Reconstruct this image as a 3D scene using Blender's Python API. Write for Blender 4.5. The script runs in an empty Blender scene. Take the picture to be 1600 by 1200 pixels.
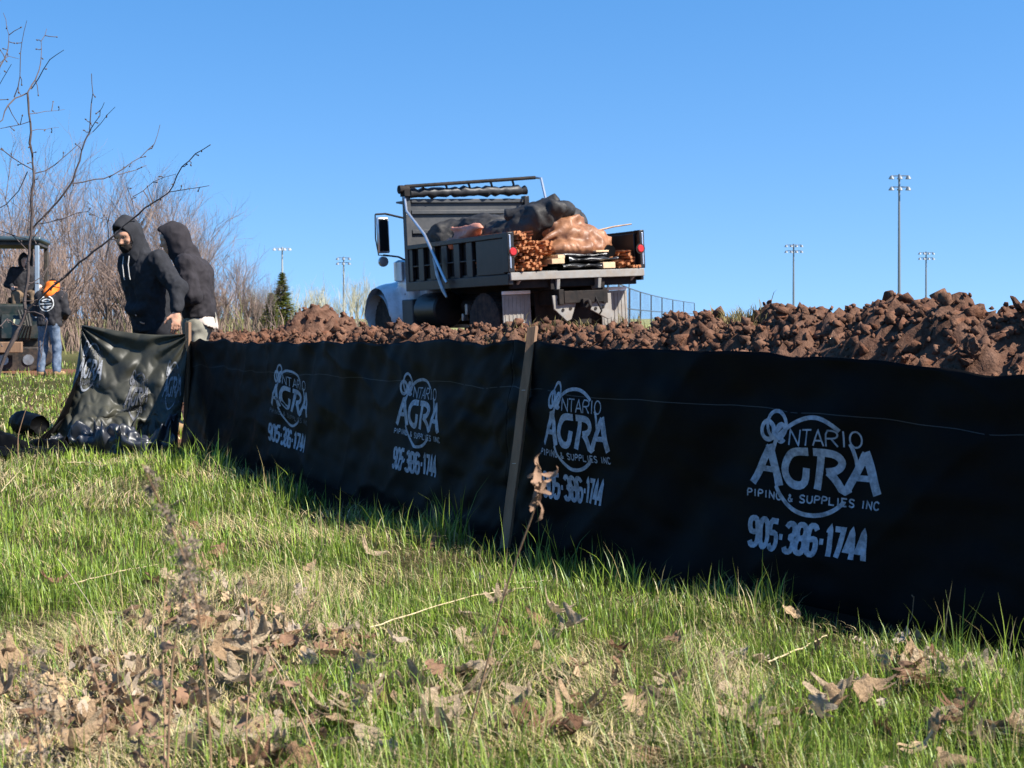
import bpy, bmesh, math, random
import numpy as np
from mathutils import Vector, Matrix
from mathutils.bvhtree import BVHTree
R = math.radians
random.seed(7); RNG = np.random.default_rng(11)
SC = bpy.context.scene; COL = SC.collection

# ------------------------------------------------------------------ camera, sky, sun, exposure
EYE = 1.0; F = 2130.0
cam = bpy.data.cameras.new('camera'); CAM = bpy.data.objects.new('camera', cam); COL.objects.link(CAM)
cam.sensor_width = 36; cam.lens = F/1600*36; cam.shift_y = -102/1600
cam.clip_start = 0.05; cam.clip_end = 5000
CAM.location = (0, 0, EYE); CAM.rotation_euler = (math.pi/2, 0, 0); SC.camera = CAM
cam.dof.use_dof = True; cam.dof.focus_distance = 6.8; cam.dof.aperture_fstop = 9

SUN_AZ = Vector((0.93, -0.37, 0)).normalized(); SUN_EL = R(46)
to_sun = Vector((SUN_AZ.x*math.cos(SUN_EL), SUN_AZ.y*math.cos(SUN_EL), math.sin(SUN_EL)))
W = bpy.data.worlds.new('World'); SC.world = W; W.use_nodes = True
nt = W.node_tree; bg = nt.nodes['Background']
sky = nt.nodes.new('ShaderNodeTexSky'); sky.sky_type = 'NISHITA'; sky.sun_disc = False
sky.sun_elevation = SUN_EL; sky.sun_rotation = math.atan2(SUN_AZ.x, SUN_AZ.y)
sky.altitude = 0; sky.air_density = 1.0; sky.dust_density = 0.25; sky.ozone_density = 2.2
hs = nt.nodes.new('ShaderNodeHueSaturation'); hs.inputs['Saturation'].default_value = 1.38; hs.inputs['Hue'].default_value = .508
vm = nt.nodes.new('ShaderNodeVectorMath'); vm.operation = 'MULTIPLY'; vm.inputs[1].default_value = (.94, .94, .94)
va = nt.nodes.new('ShaderNodeVectorMath'); va.operation = 'ADD'; va.inputs[1].default_value = (0, 0, .17)   # clear air: the pale band hugs the horizon
tcw = nt.nodes.new('ShaderNodeTexCoord')
nt.links.new(tcw.outputs['Generated'], vm.inputs[0]); nt.links.new(vm.outputs[0], va.inputs[0]); nt.links.new(va.outputs[0], sky.inputs[0])
nt.links.new(sky.outputs[0], hs.inputs['Color']); gm = nt.nodes.new('ShaderNodeGamma'); gm.inputs[1].default_value = .82; nt.links.new(hs.outputs[0], gm.inputs[0]); nt.links.new(gm.outputs[0], bg.inputs[0])
bg.inputs[1].default_value = 0.122
sl = bpy.data.lights.new('sun', 'SUN'); sl.energy = 4.9; sl.angle = R(0.53); sl.color = (1, 0.95, 0.87)
SUN = bpy.data.objects.new('sun', sl); COL.objects.link(SUN)
SUN.rotation_euler = to_sun.to_track_quat('Z', 'Y').to_euler()
SC.view_settings.view_transform = 'Standard'; SC.view_settings.look = 'None'
SC.view_settings.exposure = 1.28; SC.view_settings.gamma = 1

def at(px, py, d):
    """pixel of the 1600x1200 photo at depth d metres -> world point"""
    return np.array([(px-800)/F*d, d, EYE+(498-py)/F*d])

# ------------------------------------------------------------------ noise
_perm = np.random.default_rng(5).integers(0, 2**31, 4096).astype(np.int64)
def _hash(ix, iy, iz):
    h = (ix*73856093) ^ (iy*19349663) ^ (iz*83492791)
    return (_perm[h & 4095] & 0xffff)/65535.0
def noise(x, y, z=0.0):
    x, y, z = np.broadcast_arrays(np.asarray(x, float), np.asarray(y, float), np.asarray(z, float))
    fx, fy, fz = np.floor(x), np.floor(y), np.floor(z)
    ix, iy, iz = fx.astype(np.int64), fy.astype(np.int64), fz.astype(np.int64)
    u, v, w = x-fx, y-fy, z-fz
    u = u*u*(3-2*u); v = v*v*(3-2*v); w = w*w*(3-2*w)
    def L(a, b, t): return a+(b-a)*t
    r = L(L(L(_hash(ix, iy, iz), _hash(ix+1, iy, iz), u), L(_hash(ix, iy+1, iz), _hash(ix+1, iy+1, iz), u), v),
          L(L(_hash(ix, iy, iz+1), _hash(ix+1, iy, iz+1), u), L(_hash(ix, iy+1, iz+1), _hash(ix+1, iy+1, iz+1), u), v), w)
    return r*2-1
def fbm(x, y, z=0.0, o=4):
    s = 0; a = 1.0
    for i in range(o):
        s = s+a*noise(np.asarray(x)*2**i+17*i, np.asarray(y)*2**i-9*i, np.asarray(z)*2**i); a *= .5
    return s
def sstep(a, b, x):
    t = np.clip((np.asarray(x, float)-a)/(b-a), 0, 1); return t*t*(3-2*t)

# ------------------------------------------------------------------ materials
def lin(c): return tuple(c)+(1,)
MATS = {}
def mat(name, col, rough=.6, var=.25, vscale=6, bump=0, bscale=40, metal=0, spec=.5, dirt=None, dscale=3, damt=.5,
        coat=0, attr=None, world=False, trans=0, sss=0, stretch=None, emit=None):
    if name in MATS: return MATS[name]
    m = bpy.data.materials.new(name); m.use_nodes = True; t = m.node_tree; b = t.nodes['Principled BSDF']
    N = t.nodes.new; Lk = t.links.new
    tc = N('ShaderNodeTexCoord'); src = tc.outputs['Object']
    if world: src = N('ShaderNodeNewGeometry').outputs['Position']
    if stretch:
        mp = N('ShaderNodeMapping'); mp.inputs['Scale'].default_value = stretch; Lk(src, mp.inputs[0]); src = mp.outputs[0]
    if attr:
        at_ = N('ShaderNodeAttribute'); at_.attribute_name = attr; c = at_.outputs['Color']
    else:
        no = N('ShaderNodeTexNoise'); no.inputs['Scale'].default_value = vscale; no.inputs['Detail'].default_value = 6
        no.inputs['Roughness'].default_value = .62; Lk(src, no.inputs['Vector'])
        rp = N('ShaderNodeValToRGB'); rp.color_ramp.elements[0].position = .3; rp.color_ramp.elements[1].position = .7
        rp.color_ramp.elements[0].color = lin([x*(1-var) for x in col]); rp.color_ramp.elements[1].color = lin([min(1, x*(1+var)) for x in col])
        Lk(no.outputs['Fac'], rp.inputs[0]); c = rp.outputs[0]
    if dirt:
        n2 = N('ShaderNodeTexNoise'); n2.inputs['Scale'].default_value = dscale; n2.inputs['Detail'].default_value = 8; n2.inputs['Roughness'].default_value = .7
        Lk(src, n2.inputs['Vector'])
        r2 = N('ShaderNodeValToRGB'); r2.color_ramp.elements[0].position = .5-damt*.25; r2.color_ramp.elements[1].position = .78-damt*.25
        Lk(n2.outputs['Fac'], r2.inputs[0])
        mx = N('ShaderNodeMix'); mx.data_type = 'RGBA'; Lk(r2.outputs[0], mx.inputs['Factor']); Lk(c, mx.inputs['A']); mx.inputs['B'].default_value = lin(dirt); c = mx.outputs['Result']
    Lk(c, b.inputs['Base Color'])
    b.inputs['Roughness'].default_value = rough; b.inputs['Metallic'].default_value = metal
    b.inputs['Specular IOR Level'].default_value = spec; b.inputs['Coat Weight'].default_value = coat
    if bump:
        nb = N('ShaderNodeTexNoise'); nb.inputs['Scale'].default_value = bscale; nb.inputs['Detail'].default_value = 8; nb.inputs['Roughness'].default_value = .65
        Lk(src, nb.inputs['Vector'])
        bp = N('ShaderNodeBump'); bp.inputs['Strength'].default_value = 1; bp.inputs['Distance'].default_value = bump
        Lk(nb.outputs['Fac'], bp.inputs['Height']); Lk(bp.outputs[0], b.inputs['Normal'])
    if sss:
        b.inputs['Subsurface Weight'].default_value = sss; b.inputs['Subsurface Radius'].default_value = (.02, .008, .004)
    if emit:
        b.inputs['Emission Color'].default_value = lin(emit); b.inputs['Emission Strength'].default_value = 1
    if trans:
        tr = N('ShaderNodeBsdfTranslucent'); Lk(c, tr.inputs['Color']); ms = N('ShaderNodeMixShader'); ms.inputs[0].default_value = trans
        Lk(b.outputs[0], ms.inputs[1]); Lk(tr.outputs[0], ms.inputs[2]); Lk(ms.outputs[0], t.nodes['Material Output'].inputs['Surface'])
    MATS[name] = m; return m

SOIL = mat('soil', (.082, .040, .025), .95, .5, 14, .016, 42, spec=.12, world=True, dirt=(.17, .096, .064), dscale=11, damt=.35)
SOIL2 = mat('soil_red', (.11, .048, .028), .95, .45, 14, .014, 42, spec=.12, world=True, dirt=(.20, .11, .07), dscale=11, damt=.35)
FABRIC = mat('black_woven_plastic', (.0030, .0030, .0033), .55, .4, 5, .0006, 240, spec=.075)
FABRIC_OLIVE = mat('olive_woven_plastic', (.038, .037, .027), .47, .45, 4, .0004, 300, spec=.36, trans=.10)
PRINT = mat('grey_ink', (.31, .34, .41), .55, .3, 60, spec=.3, dirt=(.10, .11, .13), dscale=28, damt=.25)
PRINT_FAINT = mat('thin_grey_ink', (.10, .105, .12), .6, .4, 60, spec=.3, dirt=(.03, .03, .035), dscale=40, damt=.5)
PRINT_MID = mat('worn_grey_ink', (.20, .215, .24), .6, .4, 60, spec=.3, dirt=(.06, .06, .065), dscale=45, damt=.4)
THREAD = mat('thread', (.013, .014, .017), .6, .2, 30)
WOOD_DK = mat('weathered_stake', (.20, .115, .065), .8, .35, 20, .002, 120, stretch=(1, 1, .12))
WOOD_OR = mat('stake_wood', (.50, .19, .06), .75, .4, 8, .002, 80, stretch=(.1, 1, 1), dirt=(.2, .075, .03), dscale=9, damt=.5)
WOOD_PALE = mat('pale_wood', (.55, .38, .22), .75, .25, 8, .001, 80)
BARK = mat('bark', (.075, .055, .05), .9, .35, 30, .002, 90)
BARK_GREY = mat('grey_bark', (.17, .13, .115), .95, .35, .8)
BARK_TAN = mat('tan_twigs', (.22, .155, .125), .95, .35, .8)
BARK_PALE = mat('pale_twigs', (.36, .34, .25), .95, .35, .8)

# ------------------------------------------------------------------ mesh building
class MB:
    def __init__(s): s.v = []; s.f = []; s.n = 0
    def add(s, v, f):
        v = np.asarray(v, float).reshape(-1, 3); s.v.append(v)
        s.f.extend([tuple(int(i)+s.n for i in q) for q in f]); s.n += len(v)
    def box(s, lo, hi, M=None):
        x0, y0, z0 = lo; x1, y1, z1 = hi
        v = np.array([(x0,y0,z0),(x1,y0,z0),(x1,y1,z0),(x0,y1,z0),(x0,y0,z1),(x1,y0,z1),(x1,y1,z1),(x0,y1,z1)], float)
        if M is not None: v = np.array([M @ Vector(p) for p in v])
        s.add(v, [(0,3,2,1),(4,5,6,7),(0,1,5,4),(1,2,6,5),(2,3,7,6),(3,0,4,7)]); return s
    def tube(s, pts, rad, n=8, cap=True):
        pts = np.asarray(pts, float); k = len(pts); rad = np.broadcast_to(np.asarray(rad, float), (k,))
        tg = np.gradient(pts, axis=0); tg /= np.linalg.norm(tg, axis=1)[:, None]+1e-12
        ref = np.array([0, 0, 1.]) if abs(tg[0][2]) < .9 else np.array([1., 0, 0])
        u = np.cross(tg[0], ref); u /= np.linalg.norm(u); V = []
        an = np.arange(n)*2*math.pi/n; ca, sa = np.cos(an), np.sin(an)
        for i in range(k):
            u = u-tg[i]*(u@tg[i]); u /= np.linalg.norm(u)+1e-12; w = np.cross(tg[i], u)
            V.append(pts[i]+rad[i]*(ca[:, None]*u+sa[:, None]*w))
        f = [(i*n+j, i*n+(j+1) % n, (i+1)*n+(j+1) % n, (i+1)*n+j) for i in range(k-1) for j in range(n)]
        if cap: f += [tuple(range(n-1, -1, -1)), tuple((k-1)*n+j for j in range(n))]
        s.add(np.concatenate(V), f); return s
    def prism(s, poly, lo, hi, axis=1):
        """polygon (a,b) extruded along axis between lo and hi"""
        n = len(poly); v = []
        for t in (lo, hi):
            for a, b in poly:
                v.append({0: (t, a, b), 1: (a, t, b), 2: (a, b, t)}[axis])
        s.add(v, [tuple(range(n)), tuple(range(2*n-1, n-1, -1))]+[(i, n+i, n+(i+1) % n, (i+1) % n) for i in range(n)]); return s
    def grid(s, P):
        a, b = P.shape[:2]; i = np.arange(a*b).reshape(a, b)
        f = np.stack([i[:-1, :-1], i[1:, :-1], i[1:, 1:], i[:-1, 1:]], -1).reshape(-1, 4)
        s.add(P.reshape(-1, 3), f); return s
    def mesh(s, name): return mesh_np(name, np.concatenate(s.v), s.f)
    def build(s, name, m, parent=None, smooth=True, bevel=0, **tags):
        o = obj(name, s.mesh(name), m, parent, smooth, **tags)
        if bevel:
            md = o.modifiers.new('bevel', 'BEVEL'); md.width = bevel; md.segments = 2; md.limit_method = 'ANGLE'
        return o
def mesh_np(name, v, f):
    me = bpy.data.meshes.new(name); v = np.asarray(v, np.float32)
    if isinstance(f, np.ndarray):
        k = f.shape[1]; me.vertices.add(len(v)); me.vertices.foreach_set('co', v.ravel())
        me.loops.add(f.size); me.loops.foreach_set('vertex_index', f.ravel().astype(np.int32))
        me.polygons.add(len(f)); me.polygons.foreach_set('loop_start', np.arange(0, f.size, k, dtype=np.int32))
        me.update(calc_edges=True); me.validate()
    else:
        me.from_pydata([tuple(map(float, p)) for p in v], [], f); me.update()
    return me
def fix_normals(me):
    b = bmesh.new(); b.from_mesh(me); bmesh.ops.recalc_face_normals(b, faces=b.faces); b.to_mesh(me); b.free()
def shade(me, smooth, angle=40):
    if smooth:
        me.polygons.foreach_set('use_smooth', np.ones(len(me.polygons), bool))
        if len(me.polygons) < 60000 and angle < 180:
            me.set_sharp_from_angle(angle=R(angle))
def obj(name, me, m=None, parent=None, smooth=True, label=None, cat=None, group=None, kind=None, angle=40, loc=None):
    o = bpy.data.objects.new(name, me); COL.objects.link(o)
    if me is not None:
        if m is not None and not len(me.materials): me.materials.append(m)
        shade(me, smooth, angle)
    if parent is not None: o.parent = parent
    if loc is not None: o.location = loc
    tag(o, label, cat, group, kind); return o
def tag(o, label=None, cat=None, group=None, kind=None):
    if label: o['label'] = label
    if cat: o['category'] = cat
    if group: o['group'] = group
    if kind: o['kind'] = kind
    return o
def empty(name, label, cat, loc=(0, 0, 0), rz=0, group=None):
    o = bpy.data.objects.new(name, None); COL.objects.link(o); o.location = loc; o.rotation_euler = (0, 0, rz)
    o.empty_display_size = .1
    return tag(o, label, cat, group)
def copy_tree(o, parent=None):
    c = o.copy(); COL.objects.link(c); c.parent = parent
    for ch in list(o.children): copy_tree(ch, c)
    return c

# ------------------------------------------------------------------ signed distance modelling
class SDF:
    def __init__(s, lo, hi, h):
        s.lo = np.array(lo, float); s.h = h; s.n = np.ceil((np.array(hi)-s.lo)/h).astype(int)+1
        s.a = np.full(s.n, 1.0, np.float32)
        s.ax = [s.lo[i]+np.arange(s.n[i])*h for i in range(3)]
    def _sl(s, lo, hi):
        i0 = np.clip(np.floor((np.array(lo)-s.lo)/s.h).astype(int), 0, s.n); i1 = np.clip(np.ceil((np.array(hi)-s.lo)/s.h).astype(int)+1, 0, s.n)
        return tuple(slice(a, b) for a, b in zip(i0, i1))
    def _pts(s, sl): return np.meshgrid(*[s.ax[i][sl[i]] for i in range(3)], indexing='ij')
    def _op(s, sl, d, k, op):
        A = s.a[sl]
        if op == 'cut': d = -d; A2 = -A
        elif op == 'and': A2 = -A; d = -d
        else: A2 = A
        if op == 'cut':
            # max(A, -d)
            h_ = np.clip(.5-.5*(d-(-A2))/max(k, 1e-6), 0, 1) if False else None
            r = np.maximum(A, d)
            if k > 1e-6:
                e = np.maximum(k-np.abs(A-d), 0)/k; r = r+e*e*k*.25
            s.a[sl] = r
        else:
            r = np.minimum(A, d)
            if k > 1e-6:
                e = np.maximum(k-np.abs(A-d), 0)/k; r = r-e*e*k*.25
            s.a[sl] = r
    def cone(s, p, q, r0, r1, k=.03, op='add', sq=(1, 1, 1)):
        p = np.array(p, float); q = np.array(q, float); m = max(r0, r1)/min(sq)+k+2*s.h
        sl = s._sl(np.minimum(p, q)-m, np.maximum(p, q)+m); X, Y, Z = s._pts(sl)
        if X.size == 0: return
        sx, sy, sz = sq; d = (q-p)*sq; L2 = d@d+1e-12
        ax, ay, az = (X-p[0])*sx, (Y-p[1])*sy, (Z-p[2])*sz
        t = np.clip((ax*d[0]+ay*d[1]+az*d[2])/L2, 0, 1)
        D = np.sqrt((ax-t*d[0])**2+(ay-t*d[1])**2+(az-t*d[2])**2)-(r0+(r1-r0)*t)
        s._op(sl, D.astype(np.float32), k, op)
    def ell(s, c, r, M=None, k=.03, op='add'):
        """ellipsoid; M 3x3 rotation (columns = local axes in world)"""
        c = np.array(c, float); r = np.array(r, float); m = r.max()+k+2*s.h
        sl = s._sl(c-m, c+m); X, Y, Z = s._pts(sl)
        if X.size == 0: return
        P = np.stack([X-c[0], Y-c[1], Z-c[2]], -1)
        if M is not None: P = P @ np.array(M)
        k0 = np.sqrt(((P/r)**2).sum(-1)); k1 = np.sqrt(((P/r**2)**2).sum(-1))+1e-9
        s._op(sl, (k0*(k0-1)/k1).astype(np.float32), k, op)
    def box(s, c, r, M=None, rd=.02, k=.01, op='add'):
        c = np.array(c, float); r = np.array(r, float); m = np.linalg.norm(r)+k+2*s.h
        sl = s._sl(c-m, c+m); X, Y, Z = s._pts(sl)
        if X.size == 0: return
        P = np.stack([X-c[0], Y-c[1], Z-c[2]], -1)
        if M is not None: P = P @ np.array(M)
        q = np.abs(P)-(r-rd)
        D = np.sqrt((np.maximum(q, 0)**2).sum(-1))+np.minimum(q.max(-1), 0)-rd
        s._op(sl, D.astype(np.float32), k, op)
    def plane(s, p, n, k=0.0):
        """remove everything on the side the normal points to"""
        X, Y, Z = np.meshgrid(*s.ax, indexing='ij'); n = np.array(n, float)/np.linalg.norm(n)
        d = (X-p[0])*n[0]+(Y-p[1])*n[1]+(Z-p[2])*n[2]
        s.a = np.maximum(s.a, d.astype(np.float32))
    def mesh(s, name, wr=None):
        A = s.a; h = s.h; ins = A < 0
        c = np.zeros(np.array(A.shape)-1, np.int8)
        corners = [(i, j, k) for i in (0, 1) for j in (0, 1) for k in (0, 1)]
        n0, n1, n2 = c.shape
        for i, j, k in corners: c += ins[i:i+n0, j:j+n1, k:k+n2]
        act = (c > 0) & (c < 8); idx = np.full(c.shape, -1, np.int64); ii = np.argwhere(act); idx[act] = np.arange(len(ii))
        acc = np.zeros((len(ii), 3)); cnt = np.zeros(len(ii))
        for a in corners:
            for ax in range(3):
                if a[ax]: continue
                b = list(a); b[ax] = 1
                va = A[ii[:, 0]+a[0], ii[:, 1]+a[1], ii[:, 2]+a[2]]; vb = A[ii[:, 0]+b[0], ii[:, 1]+b[1], ii[:, 2]+b[2]]
                m = (va < 0) != (vb < 0); t = np.where(m, va/(va-vb+1e-12*(va == vb)), 0)
                p = np.repeat(np.array([a], float), len(ii), 0); p[:, ax] += t
                acc[m] += p[m]; cnt[m] += 1
        V = s.lo+(ii+acc/np.maximum(cnt, 1)[:, None])*h
        Q = []
        for ax in range(3):
            s0 = [slice(None)]*3; s1 = [slice(None)]*3; s0[ax] = slice(0, -1); s1[ax] = slice(1, None)
            a, b = ins[tuple(s0)], ins[tuple(s1)]
            o1, o2 = (ax+1) % 3, (ax+2) % 3
            for flip, m in ((0, a & ~b), (1, ~a & b)):
                e = np.argwhere(m)
                e = e[(e[:, o1] > 0) & (e[:, o2] > 0) & (e[:, o1] < A.shape[o1]-1) & (e[:, o2] < A.shape[o2]-1)]
                if not len(e): continue
                def cell(d1, d2):
                    g = e.copy(); g[:, o1] += d1; g[:, o2] += d2; return idx[g[:, 0], g[:, 1], g[:, 2]]
                q = np.stack([cell(-1, -1), cell(0, -1), cell(0, 0), cell(-1, 0)], -1)
                Q.append(q[:, ::-1] if flip else q)
        Q = np.concatenate(Q); Q = Q[(Q >= 0).all(1)]
        # light smoothing of the net
        E_ = np.concatenate([Q[:, [0, 1]], Q[:, [1, 2]], Q[:, [2, 3]], Q[:, [3, 0]]])
        for _ in range(2):
            S = np.zeros_like(V); n = np.zeros(len(V))
            np.add.at(S, E_[:, 0], V[E_[:, 1]]); np.add.at(S, E_[:, 1], V[E_[:, 0]]); np.add.at(n, E_[:, 0], 1); np.add.at(n, E_[:, 1], 1)
            V = V*.5+S/np.maximum(n, 1)[:, None]*.5
        if wr is not None:
            nn = np.cross(V[Q[:, 2]]-V[Q[:, 0]], V[Q[:, 3]]-V[Q[:, 1]]); N = np.zeros_like(V)
            for j in range(4): np.add.at(N, Q[:, j], nn)
            N /= np.linalg.norm(N, axis=1)[:, None]+1e-9
            V = V+N*wr(V)[:, None]
        return mesh_np(name, V, Q)
def rotm(yaw=0, pitch=0, roll=0):
    return np.array(Matrix.Rotation(yaw, 3, 'Z') @ Matrix.Rotation(pitch, 3, 'X') @ Matrix.Rotation(roll, 3, 'Y'))

# ------------------------------------------------------------------ the silt fence's line on the ground
FP = np.array([(4.3, 1.5), (3.1, 2.75), (1.62, 4.31), (1.068, 4.86), (.29, 5.74), (.0, 6.2), (-.474, 7.02), (-1.33, 8.55), (-2.53, 10.65)])
FT = np.array([.83, .83, .834, .868, .90, .905, .892, .858, .845])
def catmull(P, n=40):
    Q = np.vstack([2*P[0]-P[1], P, 2*P[-1]-P[-2]]); out = []
    for i in range(1, len(Q)-2):
        t = np.linspace(0, 1, n, endpoint=False)[:, None]
        a, b, c, d = Q[i-1], Q[i], Q[i+1], Q[i+2]
        out.append(.5*((2*b)+(-a+c)*t+(2*a-5*b+4*c-d)*t*t+(-a+3*b-3*c+d)*t**3))
    out.append(P[-1:]); return np.concatenate(out)
FL = catmull(np.column_stack([FP, FT])); FS = np.concatenate([[0], np.cumsum(np.linalg.norm(np.diff(FL[:, :2], axis=0), axis=1))]); FLEN = FS[-1]
def fence_xy(s): return np.interp(s, FS, FL[:, 0]), np.interp(s, FS, FL[:, 1]), np.interp(s, FS, FL[:, 2])
S_POST = float(np.interp(-6.2, -FL[:, 1][::1], FS)) if False else float(FS[np.argmin(np.hypot(FL[:, 0], FL[:, 1]-6.2))])
def fence_side(x, y):
    """+ on the far (soil) side of the fence line, metres"""
    d = np.full(np.shape(x), 1e9); sg = np.zeros(np.shape(x)); P = FL[::8, :2]
    for a, b in zip(P[:-1], P[1:]):
        ab = b-a; t = np.clip(((x-a[0])*ab[0]+(y-a[1])*ab[1])/(ab@ab), 0, 1)
        dx, dy = x-a[0]-t*ab[0], y-a[1]-t*ab[1]; D = np.hypot(dx, dy); c = -(ab[0]*(y-a[1])-ab[1]*(x-a[0]))
        m = D < d; d = np.where(m, D, d); sg = np.where(m, np.sign(c), sg)
    return d*sg
def fence_pt(s, v, off=0.0):
    s = np.asarray(s, float); v = np.asarray(v, float)
    x, y, top = fence_xy(s); x2, y2, _ = fence_xy(s+.02); x1, y1, _ = fence_xy(s-.02)
    tx, ty = x2-x1, y2-y1; L = np.hypot(tx, ty)+1e-9; nx, ny = -ty/L, tx/L          # towards the far side or near side
    sgn = np.where(nx*(-.76)+ny*(-.65) > 0, 1, -1); nx, ny = nx*sgn, ny*sgn           # towards the camera side
    ds = s-S_POST; near = np.exp(-np.abs(ds)/.5)
    D = .020*noise(s*2.2, v*1.1, 3)*np.sin(np.clip(v, 0, 1)*math.pi)*1.2
    D = D+.016*noise(s*5+v*3, v*2.5-s*1.5, 8)-.018*np.abs(noise(s*2.3+v*1.6, v*3.2-s*1.1, 28))**.6+.006*noise(s*9-v*4, v*11+s*3, 29)+.006*noise(s*11+v*9, v*6, 1)*near*2
    D = D+.005*noise(s*3, v*16, 12)*(.4+near)
    D = D+.05*(1-v)**2+.010*np.abs(noise(s*2-v*5, v*4+s*3, 31))**.5*near*1.6
    top = top-.022*np.abs(noise(s*2.1, 0, 5))+.009*noise(s*8, 0, 6)
    z = v*top
    return np.stack([x+nx*(D+off), y+ny*(D+off), z], -1)

# ------------------------------------------------------------------ ground
RIDGE = np.array([(5.2, 3.6, 1.02, 1.2), (3.6, 5.1, 1.07, 1.25), (2.55, 6.15, 1.04, 1.2), (1.8, 7.15, .95, 1.1), (1.36, 7.8, .98, 1.0), (.81, 8.6, .91, 1.0), (.22, 9.5, .88, .95),
                  (-.55, 10.8, .86, .95), (-1.6, 12.4, .79, .95), (-2.75, 14.0, .76, .9), (-4.2, 16.2, .6, .9)])
def ridge_h(x, y):
    h = np.zeros(np.shape(x))
    for a, b in zip(RIDGE[:-1], RIDGE[1:]):
        ab = b[:2]-a[:2]; t = np.clip(((x-a[0])*ab[0]+(y-a[1])*ab[1])/(ab@ab), 0, 1)
        D = np.hypot(x-a[0]-t*ab[0], y-a[1]-t*ab[1]); H = a[2]+(b[2]-a[2])*t; Wd = a[3]+(b[3]-a[3])*t
        q = np.clip(1-D/(Wd*1.25), 0, 1); h = np.maximum(h, H*np.minimum(1, 1.18*q**.8)*(q > 0))
    for mx, my, mh, mr in ((-2.42, 17.0, .78, 1.0), (-3.2, 16.6, .5, .9), (-1.7, 17.3, .5, .9)):
        D = np.hypot(x-mx, y-my)/mr; h = np.maximum(h, mh*np.exp(-D*D*2.2))
    return h
def base_z(x, y):
    x = np.asarray(x, float); y = np.asarray(y, float)
    r = .45*sstep(13.5, 19, y)*sstep(-.30, -.20, x/np.maximum(y, 1))
    return r+.035*noise(x*.7, y*.7, 2)*sstep(120, 30, y)+.015*noise(x*2.3, y*2.3, 4)*sstep(60, 20, y)
def soil_z(x, y):
    h = ridge_h(x, y); m = sstep(.02, .35, h)
    n = .03*fbm(x*1.6, y*1.6, 1, 2)+.10*np.abs(noise(x*4, y*4, 3))+.06*noise(x*9, y*9, 5)+.05*np.abs(noise(x*13, y*13, 16))-.05*np.abs(noise(x*7+3, y*7, 18))**.5+.035*noise(x*22, y*22, 6)
    return base_z(x, y)+h+m*(n-.02)
def build_ground():
    xs = np.unique(np.concatenate([-np.geomspace(9, 1500, 50), np.arange(-9, 9.01, .15), np.geomspace(9, 1500, 50)]))
    ys = np.unique(np.concatenate([-np.geomspace(2, 200, 14), np.arange(-2, 30, .15), np.geomspace(30, 3500, 70)]))
    X, Y = np.meshgrid(xs, ys, indexing='ij'); Z = base_z(X, Y)-.0
    P = np.stack([X, Y, Z], -1); mb = MB(); mb.grid(P); me = mb.mesh('ground')
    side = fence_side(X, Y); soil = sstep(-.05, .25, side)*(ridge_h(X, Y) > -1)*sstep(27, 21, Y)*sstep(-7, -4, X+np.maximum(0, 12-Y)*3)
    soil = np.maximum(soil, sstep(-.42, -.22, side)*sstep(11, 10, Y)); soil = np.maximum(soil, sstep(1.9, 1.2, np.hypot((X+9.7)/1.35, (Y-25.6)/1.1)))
    soil = np.clip(soil+.5*noise(X*1.5, Y*1.5, 9)*(soil > .02)*(soil < .98), 0, 1)
    far = sstep(28, 60, Y)
    c1 = np.array([.055, .045, .022]); c2 = np.array([.15, .075, .046]); c3 = np.array([.21, .21, .09])
    g = np.clip(.5+.6*fbm(X*2.2, Y*2.2, 7, 3), 0, 1)[..., None]
    c = (c1*(1-g)+np.array([.045, .05, .018])*g); c = c*(1-far[..., None])+c3*far[..., None]*(.8+.4*g); c = c*(1-soil[..., None])+c2*soil[..., None]; trench_shade = (sstep(-.55, -.25, side)*sstep(.6, .2, side)*sstep(11, 10, Y))[..., None]; c = c*(1-trench_shade)+np.array([.020, .015, .011])*trench_shade  # trench soil along the fence painted near-black to deepen the fence's shadow
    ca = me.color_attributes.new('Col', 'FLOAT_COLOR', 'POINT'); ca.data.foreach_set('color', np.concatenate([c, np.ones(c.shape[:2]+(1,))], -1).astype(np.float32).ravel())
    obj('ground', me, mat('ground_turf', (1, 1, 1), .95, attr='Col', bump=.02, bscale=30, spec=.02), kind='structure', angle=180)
build_ground()

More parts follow.
